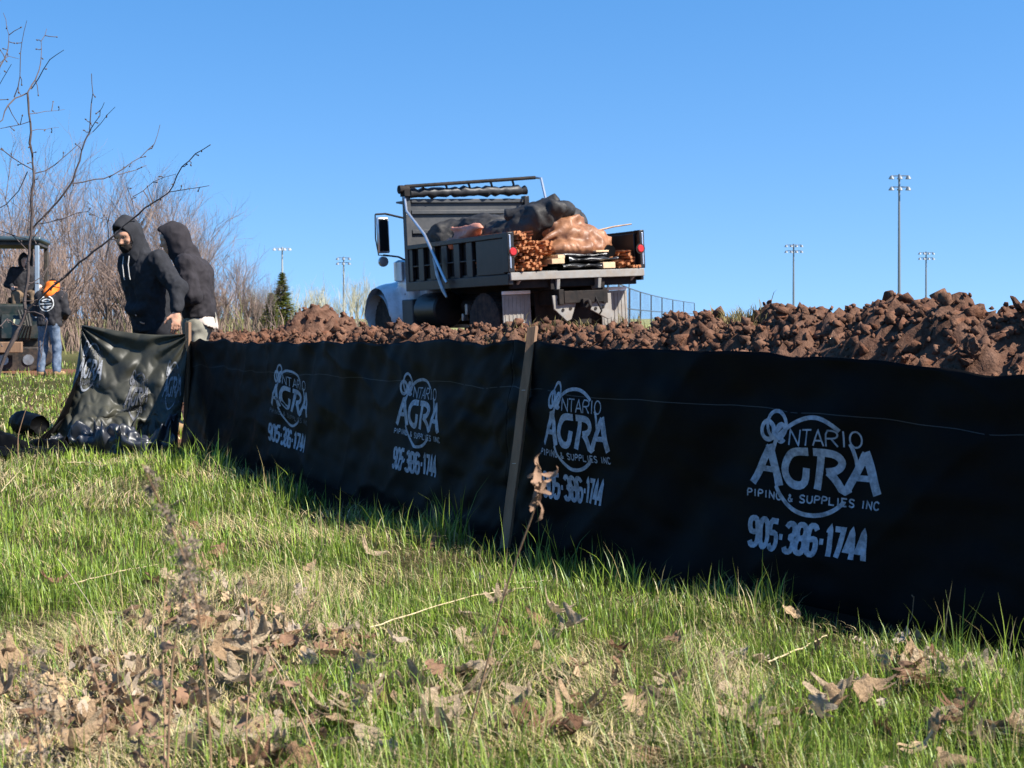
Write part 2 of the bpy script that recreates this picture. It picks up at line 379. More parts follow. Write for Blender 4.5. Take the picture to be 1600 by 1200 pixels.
# ------------------------------------------------------------------ soil berm with clods
def clod_mesh(i, lumps=1, cuts=1):
    """crumbly clod: a few angular lumps pressed together, roughened"""
    rs = np.random.default_rng(100+i); VV = []; FF = []; n0 = 0
    for l in range(lumps):
        b = bmesh.new(); c = rs.normal(size=3)*(.55 if l else 0); r = rs.uniform(.45, .8) if l else rs.uniform(.75, 1)
        for p in rs.normal(size=(17, 3)):
            p = p/np.linalg.norm(p)*r*rs.uniform(.7, 1.15)*np.array([1.2, 1, .8]); b.verts.new(p+c)
        h = bmesh.ops.convex_hull(b, input=b.verts[:]); bmesh.ops.delete(b, geom=[g for g in h['geom_interior'] if isinstance(g, bmesh.types.BMVert)], context='VERTS')
        if cuts:
            bmesh.ops.subdivide_edges(b, edges=b.edges[:], cuts=cuts, use_grid_fill=True); bmesh.ops.triangulate(b, faces=b.faces[:]); bmesh.ops.smooth_vert(b, verts=b.verts[:], factor=.35, use_axis_x=True, use_axis_y=True, use_axis_z=True)
        b.verts.index_update(); P = np.array([v.co[:] for v in b.verts]); o = rs.uniform(0, 90, 3)
        P = P*(1+.26*noise(P[:, 0]*2.8+o[0], P[:, 1]*2.8+o[1], P[:, 2]*2.8+o[2])+.24*noise(P[:, 0]*6+o[2], P[:, 1]*6, P[:, 2]*6+o[0])+.20*noise(P[:, 0]*11+o[1], P[:, 1]*11+o[2], P[:, 2]*11))[:, None]
        FF += [[v.index+n0 for v in f.verts] for f in b.faces]; VV.append(P); n0 += len(P); b.free()
    return np.concatenate(VV), FF
CLODS = [clod_mesh(i, 5, 2) for i in range(9)]
def build_berm():
    xs = np.arange(-6.5, 6.6, .032); ys = np.arange(2.2, 19.5, .032); X, Y = np.meshgrid(xs, ys, indexing='ij')
    h = ridge_h(X, Y); Z = soil_z(X, Y)-.03*(h < .02)
    side = fence_side(X, Y); keep = (h > .012) & (side > .15); Z = np.where(keep, Z, base_z(X, Y)-.06)
    P = np.stack([X, Y, Z], -1).reshape(-1, 3); a, b = X.shape; I = np.arange(a*b).reshape(a, b)
    q = np.stack([I[:-1, :-1], I[1:, :-1], I[1:, 1:], I[:-1, 1:]], -1).reshape(-1, 4); q = q[keep.ravel()[q].any(1)]
    u, inv = np.unique(q, return_inverse=True); me = mesh_np('soil', P[u], inv.reshape(-1, 4))
    root = empty('dirt_berm', 'long bank of chunky red-brown soil clods heaped behind the black fence', 'dirt pile', (1.0, 8.2, 0))
    inv_ = Matrix.Translation((-1.0, -8.2, 0))
    o = obj('soil', me, SOIL, root, angle=180); o.matrix_parent_inverse = inv_
    # clods
    rs = np.random.default_rng(3); C = []
    seg = np.linalg.norm(np.diff(RIDGE[:, :2], axis=0), axis=1); cs = np.concatenate([[0], np.cumsum(seg)])
    for i in range(17000):
        t = rs.uniform(0, cs[-1]); k = min(np.searchsorted(cs, t, 'right')-1, len(seg)-1); f = (t-cs[k])/seg[k]
        p = RIDGE[k]*(1-f)+RIDGE[k+1]*f; dr = (RIDGE[k+1]-RIDGE[k])[:2]/seg[k]; nn = np.array([-dr[1], dr[0]])
        nn = nn if nn@np.array([-.7, -.7]) > 0 else -nn
        w = rs.triangular(-.6, .3, 1.15)*p[3]; x, y = p[:2]+nn*w
        s = .0125*(1/max(rs.uniform(.012, 1), .012))**.46
        C.append((x, y, min(s, .056)*(1.0 if y < 9.5 else 1.05)))
    for i in range(500):
        a = rs.uniform(0, 6.28); r = rs.uniform(0, 1)**.6*1.2; C.append((-2.42+1.3*r*math.cos(a), 17+r*math.sin(a), rs.uniform(.02, .05)))
    C = np.array(C); C = C[(fence_side(C[:, 0], C[:, 1]) > .35+C[:, 2]) & (np.hypot(C[:, 0]+2.95, C[:, 1]-11.1) > .55) & (np.hypot(C[:, 0]+2.73, C[:, 1]-11.8) > .5)]; z = soil_z(C[:, 0], C[:, 1]); rank = np.argsort(-(C[:, 2]/C[:, 1]))
    big = set(rank[:300].tolist()); rest = []; mesh_cache = []
    for i, (P0, F0) in enumerate(CLODS):
        me = mesh_np('clod', P0, F0); me.materials.append(SOIL if i % 3 else SOIL2); shade(me, True, 30); mesh_cache.append(me)
    low = [(np.array(P0), np.array(F0)) for P0, F0 in CLODS_LOW]; VV = ([], []); FF = ([], []); nn_ = [0, 0]
    for i, (x, y, s) in enumerate(C):
        e = rs.uniform(0, 6.28, 3); M = Matrix.Rotation(e[0], 3, 'Z') @ Matrix.Rotation(e[1], 3, 'X') @ Matrix.Rotation(e[2], 3, 'Y'); v = int(rs.integers(0, 9))
        c = (x, y, z[i]+s*.1)
        if i in big:
            o = bpy.data.objects.new('clod', mesh_cache[v]); COL.objects.link(o); o.parent = root; o.matrix_parent_inverse = inv_
            o.location = c; o.rotation_euler = tuple(e); o.scale = (s, s, s)
        else:
            P0, F0 = low[v]; VV[v % 2].append((P0*s)@np.array(M).T+np.array(c)); FF[v % 2].append(F0+nn_[v % 2]); nn_[v % 2] += len(P0)
    for k, mm in enumerate((SOIL, SOIL2)):
        o = obj('clods', mesh_np('clods', np.concatenate(VV[k]), np.concatenate(FF[k])), mm, root, False, kind='stuff'); o.matrix_parent_inverse = inv_
CLODS_LOW = [clod_mesh(i, 1, 0) for i in range(9)]
build_berm()

# ------------------------------------------------------------------ lettering made of strokes
def chaikin(P, closed=False, n=1):
    P = np.asarray(P, float)
    for _ in range(n):
        if closed:
            Q = np.roll(P, -1, 0); P = np.stack([P*.75+Q*.25, P*.25+Q*.75], 1).reshape(-1, 2)
        else:
            A, B = P[:-1], P[1:]; Q = np.stack([A*.75+B*.25, A*.25+B*.75], 1).reshape(-1, 2); P = np.vstack([P[:1], Q[1:-1], P[-1:]]) if len(P) > 2 else P
    return P
def arc(cx, cy, rx, ry, a0, a1, n=28):
    a = np.radians(np.linspace(a0, a1, n)); return np.stack([cx+rx*np.cos(a), cy+ry*np.sin(a)], 1)
GL = {'0': [[(0,.2),(0,.8),(.3,1),(.7,1),(1,.8),(1,.2),(.7,0),(.3,0),(0,.2)]],
 '9': [[(1,.5),(.2,.48),(0,.62),(0,.88),(.25,1),(.8,1),(1,.85),(1,.2),(.75,0),(.2,0),(0,.15)]],
 '5': [[(1,1),(.02,1),(.0,.56),(.8,.58),(1,.42),(1,.18),(.75,0),(.2,0),(0,.15)]],
 '3': [[(0,.85),(.25,1),(.8,1),(1,.85),(1,.62),(.5,.52),(1,.4),(1,.16),(.75,0),(.2,0),(0,.15)]],
 '8': [[(.2,.52),(0,.66),(0,.86),(.25,1),(.75,1),(1,.86),(1,.66),(.8,.52),(.2,.52)], [(.2,.50),(0,.38),(0,.14),(.25,0),(.75,0),(1,.14),(1,.38),(.8,.50)]],
 '6': [[(1,.85),(.75,1),(.2,1),(0,.8),(0,.18),(.25,0),(.8,0),(1,.15),(1,.42),(.8,.55),(.05,.5)]],
 '1': [[(.2,.8),(.62,1),(.62,0)]], '7': [[(0,.98),(1,.98),(.35,0)]], '4': [[(.75,0),(.75,1),(0,.3),(1.05,.3)]], '-': [[(.1,.48),(.9,.48)]],
 'N': [[(0,0),(0,1),(1,0),(1,1)]], 'T': [[(.5,0),(.5,1)], [(0,1),(1,1)]], 'A': [[(0,0),(.5,1),(1,0)], [(.2,.33),(.8,.33)]],
 'R': [[(0,0),(0,1),(.7,1),(1,.85),(1,.65),(.7,.5),(0,.5)], [(.45,.5),(1,0)]], 'I': [[(.5,0),(.5,1)]], 'O': [arc(.5,.5,.5,.5,90,450,20)],
 'P': [[(0,0),(0,1),(.7,1),(1,.85),(1,.65),(.7,.5),(0,.5)]], 'G': [[(1,.85),(.7,1),(.3,1),(0,.75),(0,.25),(.3,0),(.7,0),(1,.2),(1,.45),(.55,.45)]],
 '&': [[(1,0),(.2,.75),(.35,1),(.65,.8),(.0,.3),(.3,0),(.7,.05),(1,.45)]], 'S': [[(1,.85),(.7,1),(.25,1),(0,.8),(.2,.56),(.8,.44),(1,.2),(.75,0),(.25,0),(0,.15)]],
 'U': [[(0,1),(0,.25),(.3,0),(.7,0),(1,.25),(1,1)]], 'L': [[(0,1),(0,0),(1,0)]], 'E': [[(1,1),(0,1),(0,0),(1,0)], [(0,.5),(.8,.5)]], 'C': [[(1,.82),(.7,1),(.3,1),(0,.75),(0,.25),(.3,0),(.7,0),(1,.18)]]}
def text_strokes(t, x0, x1, y0, y1, w, gap=.35, narrow=()):
    """list of (polyline, stroke width); the text fills x0..x1"""
    u = [0.55 if c in 'I1-' else (.6 if c == ' ' else 1.) for c in t]; tot = sum(u)+gap*(len(t)-1); k = (x1-x0)/tot; x = x0; out = []
    for c, a in zip(t, u):
        for p in GL.get(c, []):
            q = np.asarray(p, float)
            q = q if c in 'NTALEIO4' or len(q) < 4 else chaikin(q, n=1)
            out.append((np.stack([x+q[:, 0]*a*k, y0+q[:, 1]*(y1-y0)], 1), w))
        x += (a+gap)*k
    return out
def logo_strokes():
    """in units of the ring's diameter, centre of the ring = origin -> (heavy strokes, light strokes)"""
    H = [(arc(0, 0, .5, .5, 172, 48, 40), .045), (arc(0, 0, .5, .5, 30, 3, 12), .04), (arc(0, 0, .5, .5, -42, -152, 40), .045),
         (arc(-.44, .40, .115, .145, 0, 360, 26), .04), (arc(-.55, .33, .085, .095, 0, 360, 22), .05), (arc(-.38, .325, .055, .09, 40, 320, 18), .045),
         (np.array([(-.46, .29), (-.36, .42)]), .03)]
    # the four big letters
    H += [(np.array([(-.74, -.235), (-.52, .165)]), .088), (np.array([(-.53, .185), (-.40, -.23)]), .10), (np.array([(-.65, -.075), (-.45, -.075)]), .06)]
    H += [(chaikin([(-.03, .15), (-.22, .155), (-.32, .05), (-.34, -.10), (-.24, -.205), (-.09, -.20), (-.07, -.02)], n=2), .085)]
    H += [(np.array([(.055, -.235), (.13, .16)]), .085), (chaikin([(.03, .15), (.28, .145), (.36, .06), (.30, -.03), (.17, -.05)], n=2), .08), (chaikin([(.19, -.045), (.28, -.12), (.36, -.235), (.44, -.19)], n=1), .085)]
    H += [(np.array([(.40, -.22), (.60, .165)]), .085), (np.array([(.59, .175), (.75, -.235)]), .10), (np.array([(.50, -.085), (.68, -.085)]), .06)]
    L = text_strokes('NTARIO', -.27, .56, .215, .375, .018, .22)
    S = text_strokes('PIPING & SUPPLIES INC', -.80, .78, -.375, -.30, .016, .5)
    P = text_strokes('905-386-1744', -.74, .66, -.88, -.60, .058, .34)
    return H, L, S, P
def ribbon(mb, P, w, mapf, lift):
    P = np.asarray(P, float); d = np.linalg.norm(np.diff(P, axis=0), axis=1); keep = np.concatenate([[True], d > 1e-6]); P = P[keep]
    s = np.concatenate([[0], np.cumsum(np.linalg.norm(np.diff(P, axis=0), axis=1))])
    t = np.unique(np.concatenate([s, np.linspace(0, s[-1], max(2, int(s[-1]/.035)+1))])); t = t[np.concatenate([[True], np.diff(t) > 2e-3])]; t[-1] = s[-1]; Q = np.stack([np.interp(t, s, P[:, 0]), np.interp(t, s, P[:, 1])], 1)
    seg = np.diff(Q, axis=0); sn = np.stack([-seg[:, 1], seg[:, 0]], 1); sn /= np.linalg.norm(sn, axis=1)[:, None]+1e-12
    n = np.vstack([sn[:1], sn[:-1]+sn[1:], sn[-1:]])
    if np.allclose(Q[0], Q[-1]): n[0] = n[-1] = sn[0]+sn[-1]
    ln = np.linalg.norm(n, axis=1)[:, None]; n = n/np.maximum(ln, .3)
    f = np.ones((len(n), 1)); f[1:-1] = 1/np.clip((n[1:-1]*sn[1:]).sum(1), .62, 1)[:, None]
    A = Q+n*f*w/2; B = Q-n*f*w/2
    mb.grid(np.stack([mapf(A, lift), mapf(B, lift)], 1))
def print_logo(parent, mapf, heavy=PRINT, light=PRINT, tiny=PRINT, name='logo_print', number=True):
    H, L, S, P = logo_strokes(); k = [0.0]
    def emit(strokes, nm, m):
        mb = MB()
        for q, w in strokes: k[0] += .00004; ribbon(mb, q, w, mapf, .0022+k[0])
        return mb.build(nm, m, parent, smooth=False)
    a = emit(H, name, heavy); b = emit(L, 'name_print', light); c = emit(S, 'trade_print', tiny); c['kind'] = 'stuff'
    if number: emit(P, 'phone_number', heavy)

# ------------------------------------------------------------------ silt fence
def build_fence():
    root = empty('silt_fence', 'low black silt fence fabric printed with grey logos and phone numbers, stapled to stakes', 'silt fence', (0, 6.2, 0))
    I = Matrix.Translation((0, -6.2, 0))
    def adopt(os):
        for o in (os if isinstance(os, list) else [os]): o.matrix_parent_inverse = I
    def panel(s0, s1):
        n = int((s1-s0)/.014); S, V = np.meshgrid(np.linspace(s0, s1, n), np.concatenate([[-.12], np.linspace(0, 1, 60)]), indexing='ij')
        P = fence_pt(S, V); mb = MB(); mb.grid(P)
        # hem turned over the top
        o = mb.build('fabric_panel', FABRIC, root); o.modifiers.new('thick', 'SOLIDIFY').thickness = .0015; adopt(o); return o
    near = panel(0, S_POST); far = panel(S_POST-.004, FLEN)
    def s_of_px(px):
        r = FL[:, 0]/FL[:, 1]; k = np.argsort(r); return float(np.interp((px-800)/F, r[k], FS[k]))
    D = .35
    for px, zc, wu, pan, sk, tone in ((1268, .475, 1.0, near, 0, 0), (902, .545, .78, near, 0, 0), (655, .52, .98, far, .10, 1), (454, .50, 1.22, far, .30, 2)):
        sc = s_of_px(px)
        def mapf(q, lift, sc=sc, zc=zc, wu=wu, sk=sk):
            s = sc-q[:, 0]*D*wu; z = zc+q[:, 1]*D-q[:, 0]*D*sk*.3; _, _, top = fence_xy(s); return fence_pt(s, z/top, lift)
        print_logo(pan, mapf, PRINT, PRINT, [PRINT, PRINT, PRINT_FAINT][tone])
    # faded part of a further print by the post, and the woven thread line
    for pan, s0, s1 in ((near, 0, S_POST), (far, S_POST, FLEN)):
        mb = MB(); s = np.linspace(s0, s1, int((s1-s0)/.02))
        mb.grid(np.stack([fence_pt(s, .765+0*s, .0018), fence_pt(s, .7685+0*s, .0018)], 1)); mb.build('thread_line', THREAD, pan)
    # the leaning wooden stake in front and the corner stake
    b, t = at(792, 830, 5.98), at(833, 511, 6.06); b = b+(b-t)*.12
    ax = (t-b)/np.linalg.norm(t-b); sd = np.array([.93, -.36, 0]); sd = sd-ax*(sd@ax); sd /= np.linalg.norm(sd); dp = np.cross(ax, sd)
    def stake(b, t, w, h, name='stake'):
        mb = MB(); v = []; n = 9
        for i in range(n):
            c = b+(t-b)*i/(n-1)+sd*.0015*math.sin(i*2.1)
            for e, g in ((-1, -1), (1, -1), (1, 1), (-1, 1)): v.append(c+sd*e*w/2+dp*g*h/2+ax*(.006*e if i == n-1 else 0))
        f = [(i*4+j, i*4+(j+1) % 4, i*4+4+(j+1) % 4, i*4+4+j) for i in range(n-1) for j in range(4)]+[(3, 2, 1, 0), tuple(n*4-4+j for j in range(4))]
        mb.add(v, f); o = mb.build(name, WOOD_DK, root, bevel=.002); fix_normals(o.data); adopt(o); return o
    stake(b, t, .040, .032)
    c = np.array([-2.535, 10.61, -.1]); stake(c, c+np.array([.015, .0, 1.07]), .036, .036)
    for s in (1.1, ):
        x, y, tp = fence_xy(s); c = np.array([x-.05, y-.04, -.1]); stake(c, c+np.array([.01, 0, tp+.16]), .045, .034)
    # staples
    for k in (.3, .62):
        p = b+(t-b)*(k+.1)-dp*.019 if (dp[1] > 0) else b+(t-b)*(k+.1)+dp*.019
        mb = MB(); mb.box(p-np.array([.008, .001, .001]), p+np.array([.008, .001, .001])); adopt(mb.build('staple', mat('staple_steel', (.5, .5, .5), .35, .1, metal=1), root))
    return root
build_fence()

# the end of the fabric that the two men hold up, and the slack lying on the ground
def build_loose_fabric():
    root = empty('loose_fence_fabric', 'slack olive-black end of fence fabric held upright, its hem crumpled on the grass', 'fabric', (-3.0, 10.6, 0))
    I = Matrix.Translation((3.0, -10.6, 0))
    def surf(u, v, off=0.0):
        """u 0..1 from the corner stake to the left edge, v 0..1 bottom to top"""
        u = np.asarray(u, float); v = np.asarray(v, float)
        x = -2.53-.86*u-.13*(1-v)**1.5*u; y = 10.62+.12*u-.10*np.sin(u*math.pi)*(1-v)
        top = .865+.065*sstep(.0, 1, u)-.03*np.sin(u*math.pi)
        z = .0+v*top
        bul = (1-v)**2                                              # hem pushed out along the ground
        y = y-bul*(.34+.12*np.sin(u*9+1))+.05*bul*noise(u*9, v*3, 2)
        z = z*(1-.25*bul)+bul*(.10*np.abs(noise(u*6+1, v*5, 4))+.07*np.abs(noise(u*14, v*9, 5)))+.02
        # pulled folds running down from both held corners
        d1 = np.hypot(u-1, (1-v)*.9); a1 = np.arctan2(1-v, 1-u+.03); d0 = np.hypot(u, (1-v)*.9); a0 = np.arctan2(1-v, u+.03)
        f = .028*np.sin(a1*15)*np.exp(-d1*1.5)+.024*np.sin(a0*14+1)*np.exp(-d0*1.7)
        f = f+.09*noise(u*3.2+v*1.2, v*1.4-u, 6)*(1.15-v)+(.02+.10*(1-v)**1.6)*np.abs(noise(u*6+v*4, v*4-u*2, 7))+.045*np.abs(noise(u*13-v*9, v*10+u*5, 8))*(1-v)**1.6+.014*noise(u*24-v*14, v*20+u*9, 9)*(1-v)**1.8
        return np.stack([x+.25*f, y-f-off, z], -1)
    U, V = np.meshgrid(np.linspace(0, 1, 110), np.linspace(0, 1, 110), indexing='ij')
    mb = MB(); mb.grid(surf(U, V)); pan = mb.build('fabric_panel', FABRIC_OLIVE, root, angle=180); pan.modifiers.new('thick', 'SOLIDIFY').thickness = .0015; pan.matrix_parent_inverse = I
    # the flap that falls behind the left edge
    def heap(u, v):
        x = -3.33-.07*u-.20*(1-v)**1.6-.05*noise(u*3, v*3, 21); z = .92*(1-u**1.2*.80)*v**.9+.07*np.abs(noise(u*5, v*5, 22))*(1-.6*v)+.015
        y = 10.76-.06*u-.42*(1-v)**1.2-.07*noise(u*4+2, v*3, 23)-.025*noise(u*10, v*8, 24); return np.stack([x, y, z], -1)
    mb = MB(); U, V = np.meshgrid(np.linspace(0, 1, 70), np.linspace(0, 1, 70), indexing='ij'); mb.grid(heap(U, V))
    o = mb.build('fabric_flap', FABRIC, root, angle=180); o.modifiers.new('thick', 'SOLIDIFY').thickness = .0015; o.matrix_parent_inverse = I
    # slack along the ground to the left and in front of the hem
    def slack(u, v):
        x = -3.25-2.1*u+.06*noise(u*8, v*4, 31); y = 10.15+.45*u-.5*v+.10*noise(u*5, v*3, 32)
        z = .04+.14*np.abs(noise(u*9, v*3.5, 33))*np.sin(v*math.pi)+.05*np.abs(noise(u*20, v*8, 34))*np.sin(v*math.pi); return np.stack([x, y, z+base_z(x, y)], -1)
    mb = MB(); U, V = np.meshgrid(np.linspace(0, 1, 120), np.linspace(0, 1, 40), indexing='ij'); mb.grid(slack(U, V))
    o = mb.build('fabric_slack', FABRIC, root, angle=180); o.modifiers.new('thick', 'SOLIDIFY').thickness = .0015; o.matrix_parent_inverse = I
    def hem(u, v):
        x = -2.50-.95*u; y = 10.16-.12*np.sin(u*5+.5)-.10*u; th = v*math.pi*1.25-.2; r = .10+.07*noise(u*6, v*2, 51)+.05*np.abs(noise(u*15, v*5, 52))
        f = .06*np.abs(noise(u*12+v*5, v*6, 53))+.03*noise(u*28, v*11, 54); zz = .02+(r+f)*np.sin(th)*(1.15+.5*noise(u*3, 0, 55)); return np.stack([x+.04*noise(u*9, v*5, 56), y-.55*(r+f)*np.cos(th)-.2*f, np.maximum(zz, .01)], -1)
    mb = MB(); U, V = np.meshgrid(np.linspace(0, 1, 150), np.linspace(0, 1, 44), indexing='ij'); mb.grid(hem(U, V))
    o = mb.build('fabric_hem', mat('glossy_black_fabric', (.018, .020, .027), .38, .3, 6, .0005, 200, spec=.55), root, angle=180); o.matrix_parent_inverse = I
    D = .35
    for uc, zc, wk, tone in ((.86, .60, .40, PRINT_MID), (.40, .42, .34, PRINT_FAINT), (.10, .50, .26, PRINT_MID)):
        def mapf(q, lift, uc=uc, zc=zc, wk=wk):
            u = np.clip(uc-q[:, 0]*D*wk/.9, .005, .995); v = np.clip((zc+q[:, 1]*D)/.9, .02, .98); return surf(u, v, lift+.009)
        print_logo(pan, mapf, tone, PRINT_FAINT, PRINT_FAINT, number=False)
    c = np.array([-3.36, 10.80, -.05]); mb = MB(); mb.tube([c, c+np.array([.0, .0, .5]), c+np.array([.005, .005, 1.03])], [.013, .012, .011], 6)
    o = mb.build('stake', WOOD_DK, root); o.matrix_parent_inverse = I
build_loose_fabric()

# black roll lying in the grass further left
def build_roll():
    a, b = at(25, 612, 11.6), at(62, 622, 11.2); a[2] = .13+base_z(a[0], a[1]); b[2] = .12+base_z(b[0], b[1])
    mb = MB(); n = 40; P = []
    tt = np.linspace(0, 1, n); ang = np.linspace(0, 2*math.pi, 26); d = (b-a); d[2] = 0; L = np.linalg.norm(d); d /= L; up = np.array([0, 0, 1.]); sd = np.cross(d, up)
    G = np.zeros((n, 26, 3))
    for i, t in enumerate(tt):
        for j, w in enumerate(ang):
            r = .10*(1+.18*noise(t*3, math.cos(w)*1.5+4, math.sin(w)*1.5)+.07*noise(t*9, math.cos(w)*4, math.sin(w)*4))*(.75+.25*math.sin(math.pi*min(1, max(0, t))))
            G[i, j] = a+d*L*t+(sd*math.cos(w)+up*math.sin(w))*r
    mb.grid(G); mb.add([a, b], []); 
    mb.f += [(int(n*26), j+1, j) for j in range(25)]+[(int(n*26+1), (n-1)*26+j, (n-1)*26+j+1) for j in range(25)]
    obj('fabric_roll', mb.mesh('fabric_roll'), FABRIC, None, label='short rolled-up bundle of black fabric lying alone in the grass', cat='fabric roll', angle=180)
build_roll()

# ------------------------------------------------------------------ dump truck
BLACK_PAINT = mat('black_paint', (.0075, .0078, .009), .4, .3, 4, .0006, 60, spec=.4, dirt=(.022, .02, .018), dscale=5, damt=.3)
GREY_PAINT = mat('headboard_grey', (.038, .040, .043), .5, .25, 3, .001, 30, spec=.4, dirt=(.065, .062, .06), dscale=5, damt=.25)
WHITE_PAINT = mat('white_cab_paint', (.62, .64, .68), .22, .05, 2, spec=.5, coat=.4, dirt=(.4, .37, .34), dscale=3, damt=.15)
STEEL = mat('worn_steel', (.42, .42, .42), .42, .2, 8, .0008, 60, metal=.75, dirt=(.2, .17, .14), dscale=6, damt=.3)
ALU = mat('aluminium', (.62, .63, .65), .3, .12, 5, metal=.85)
PLATE = mat('dusty_grey_plate', (.23, .222, .205), .7, .2, 6, .001, 40, dirt=(.22, .18, .14), dscale=7, damt=.35)
RUBBER = mat('tyre_rubber', (.02, .02, .021), .85, .3, 10, .002, 60, spec=.2, dirt=(.085, .06, .045), dscale=8, damt=.4)
DARKM = mat('underbody', (.009, .0085, .0085), .8, .4, 6, .002, 40, spec=.2, dirt=(.03, .022, .018), dscale=5, damt=.4)
RED = mat('red_lens', (.42, .02, .018), .25, .1, 5, spec=.5)
GLASS = mat('dark_glass', (.01, .012, .014), .06, .1, 3, spec=.6)
TARP = mat('black_tarp', (.02, .02, .021), .5, .3, 6, .004, 12, spec=.35)

def lathe(mb, prof, c, axis='y', n=28):
    """profile (r, t) revolved about an axis through c"""
    V = []
    for r, t in prof:
        for j in range(n):
            a = j*2*math.pi/n
            V.append((c[0]+r*math.cos(a), c[1]+t, c[2]+r*math.sin(a)) if axis == 'y' else (c[0]+t, c[1]+r*math.cos(a), c[2]+r*math.sin(a)) if axis == 'x' else (c[0]+r*math.cos(a), c[1]+r*math.sin(a), c[2]+t))
    k = len(prof); mb.add(V, [(i*n+j, i*n+(j+1) % n, (i+1)*n+(j+1) % n, (i+1)*n+j) for i in range(k-1) for j in range(n)]+[tuple(range(n)), tuple((k-1)*n+j for j in reversed(range(n)))])
def build_truck():
    Tz = .45
    T = empty('dump_truck', 'white-cabbed dump truck with black slatted bed parked behind the soil bank', 'dump truck', (1.08, 21.29, Tz))
    T.rotation_euler = (R(-2.6), R(0.6), math.atan2(.870, -.494))
    def P(name, m, fn, parent=T, bevel=.008, smooth=True):
        mb = MB(); fn(mb); o = mb.build(name, m, parent, smooth, bevel); fix_normals(o.data); return o
    # wheels
    def wheel(x, y, s, r=.51, w=.27):
        W_ = bpy.data.objects.new('wheel', None); COL.objects.link(W_); W_.parent = T; W_.location = (x, y, r)
        mb = MB(); lathe(mb, [(r*.62, -w/2), (r*.84, -w/2), (r*.95, -w*.46), (r, -w*.38), (r, w*.38), (r*.95, w*.46), (r*.84, w/2), (r*.62, w/2)], (0, 0, 0))
        for j in range(36):
            a = j*2*math.pi/36; M = Matrix.Rotation(-a, 4, 'Y'); mb.box((r*.985, -w*.42, -.016), (r*1.012, w*.42, .016), M)
        o = mb.build('tyre', RUBBER, W_); fix_normals(o.data)
        mb = MB(); lathe(mb, [(r*.60, -w*.35), (r*.62, -w*.5), (r*.57, -w*.46), (r*.5, -w*.2), (r*.34, -w*.12), (r*.28, w*.1*s), (r*.6, w*.3)] if s < 0 else
                         [(r*.60, -w*.3), (r*.28, -w*.1), (r*.34, w*.12), (r*.5, w*.2), (r*.57, w*.46), (r*.62, w*.5), (r*.60, w*.35)], (0, 0, 0)); o = mb.build('rim', STEEL, W_); fix_normals(o.data)
        mb = MB(); lathe(mb, [(.11, 0), (.11, s*w*.35), (.075, s*w*.45), (.03, s*w*.47)], (0, 0, 0), n=16); o = mb.build('hub', ALU, W_); fix_normals(o.data)
        for j in range(8):
            a = j*math.pi/4; mb = MB(); lathe(mb, [(.017, s*w*.1), (.017, s*w*.3)], (.165*math.cos(a), 0, .165*math.sin(a)), n=6); mb.build('wheel_nut', STEEL, W_)
    for s in (1, -1):
        wheel(4.95, .93*s, s, r=.54); wheel(1.12, .98*s, s, w=.25); wheel(1.12, .68*s, s, w=.25)
    P('chassis_rail', DARKM, lambda m: m.box((-.15, .36, .78), (5.6, .45, 1.02)))
    P('chassis_rail', DARKM, lambda m: m.box((-.15, -.45, .78), (5.6, -.36, 1.02)))
    def axle(x):
        def f(m): lathe(m, [(.09, -.95), (.09, -.25), (.24, -.12), (.24, .12), (.09, .25), (.09, .95)], (x, 0, .51), n=14)
        return f
    P('axle', DARKM, axle(1.12), bevel=0); P('axle', DARKM, axle(5.0), bevel=0)
    P('drive_shaft', DARKM, lambda m: m.tube([(1.2, 0, .55), (4.4, 0, .72)], .06, 10), bevel=0)
    P('subframe', DARKM, lambda m: (m.box((0, -.5, 1.02), (3.4, -.36, 1.2)), m.box((0, .36, 1.02), (3.4, .5, 1.2)), m.box((.2, -.36, 1.05), (.3, .36, 1.2)), m.box((2.4, -.36, 1.05), (2.5, .36, 1.2))))
    P('rear_apron', DARKM, lambda m: m.box((.46, -.52, .46), (.50, .52, 1.02))); P('gearbox', DARKM, lambda m: m.box((3.2, -.3, .5), (4.3, .3, 1.0)), bevel=.05)
    P('hoist_box', DARKM, lambda m: m.box((1.75, -.33, .62), (3.1, .33, 1.02)), bevel=.03); P('bed_crossbeam', DARKM, lambda m: m.box((.06, -1.15, 1.06), (.16, 1.15, 1.22)))
    P('cross_member', DARKM, lambda m: m.box((-.16, -.36, .80), (-.06, .36, .99)))
    # bed
    BW = 1.22; BL = 3.56; FZ = 1.22
    P('bed_floor', BLACK_PAINT, lambda m: m.box((.05, -BW+.02, FZ), (BL, BW-.02, FZ+.10)))
    P('rear_sill', PLATE, lambda m: m.box((-.06, -BW-.01, FZ-.035), (.05, BW+.01, FZ+.085)))
    for y in (.38, -.38, 1.05, -1.05):
        P('hinge_gusset', PLATE, lambda m, y=y: m.prism([(-.05, FZ-.04), (.22, FZ-.04), (.16, FZ-.22), (-.02, FZ-.20)], y-.03, y+.03) if abs(y) < 1 else m.prism([(-.03, FZ-.04), (.2, FZ-.04), (.1, FZ-.13)], y-.02, y+.02))
    TOP = 1.90
    for s in (1, -1):
        y0, y1 = (BW-.05, BW+.02) if s > 0 else (-BW-.02, -BW+.05)
        nm = 'side_wall'
        sw = P(nm, BLACK_PAINT, lambda m: m.box((0.06, (BW-.075)*s-.015, FZ+.1), (BL-.02, (BW-.075)*s+.015, TOP-.03)))
        P('top_rail', BLACK_PAINT, lambda m: m.box((-.02, y0-.02*(s < 0), TOP-.06), (BL, y1+.02*(s > 0), TOP+.015)), sw)
        P('bottom_rail', BLACK_PAINT, lambda m: m.box((-.02, y0, FZ-.10), (BL, y1+.015*s, FZ+.06)), sw)
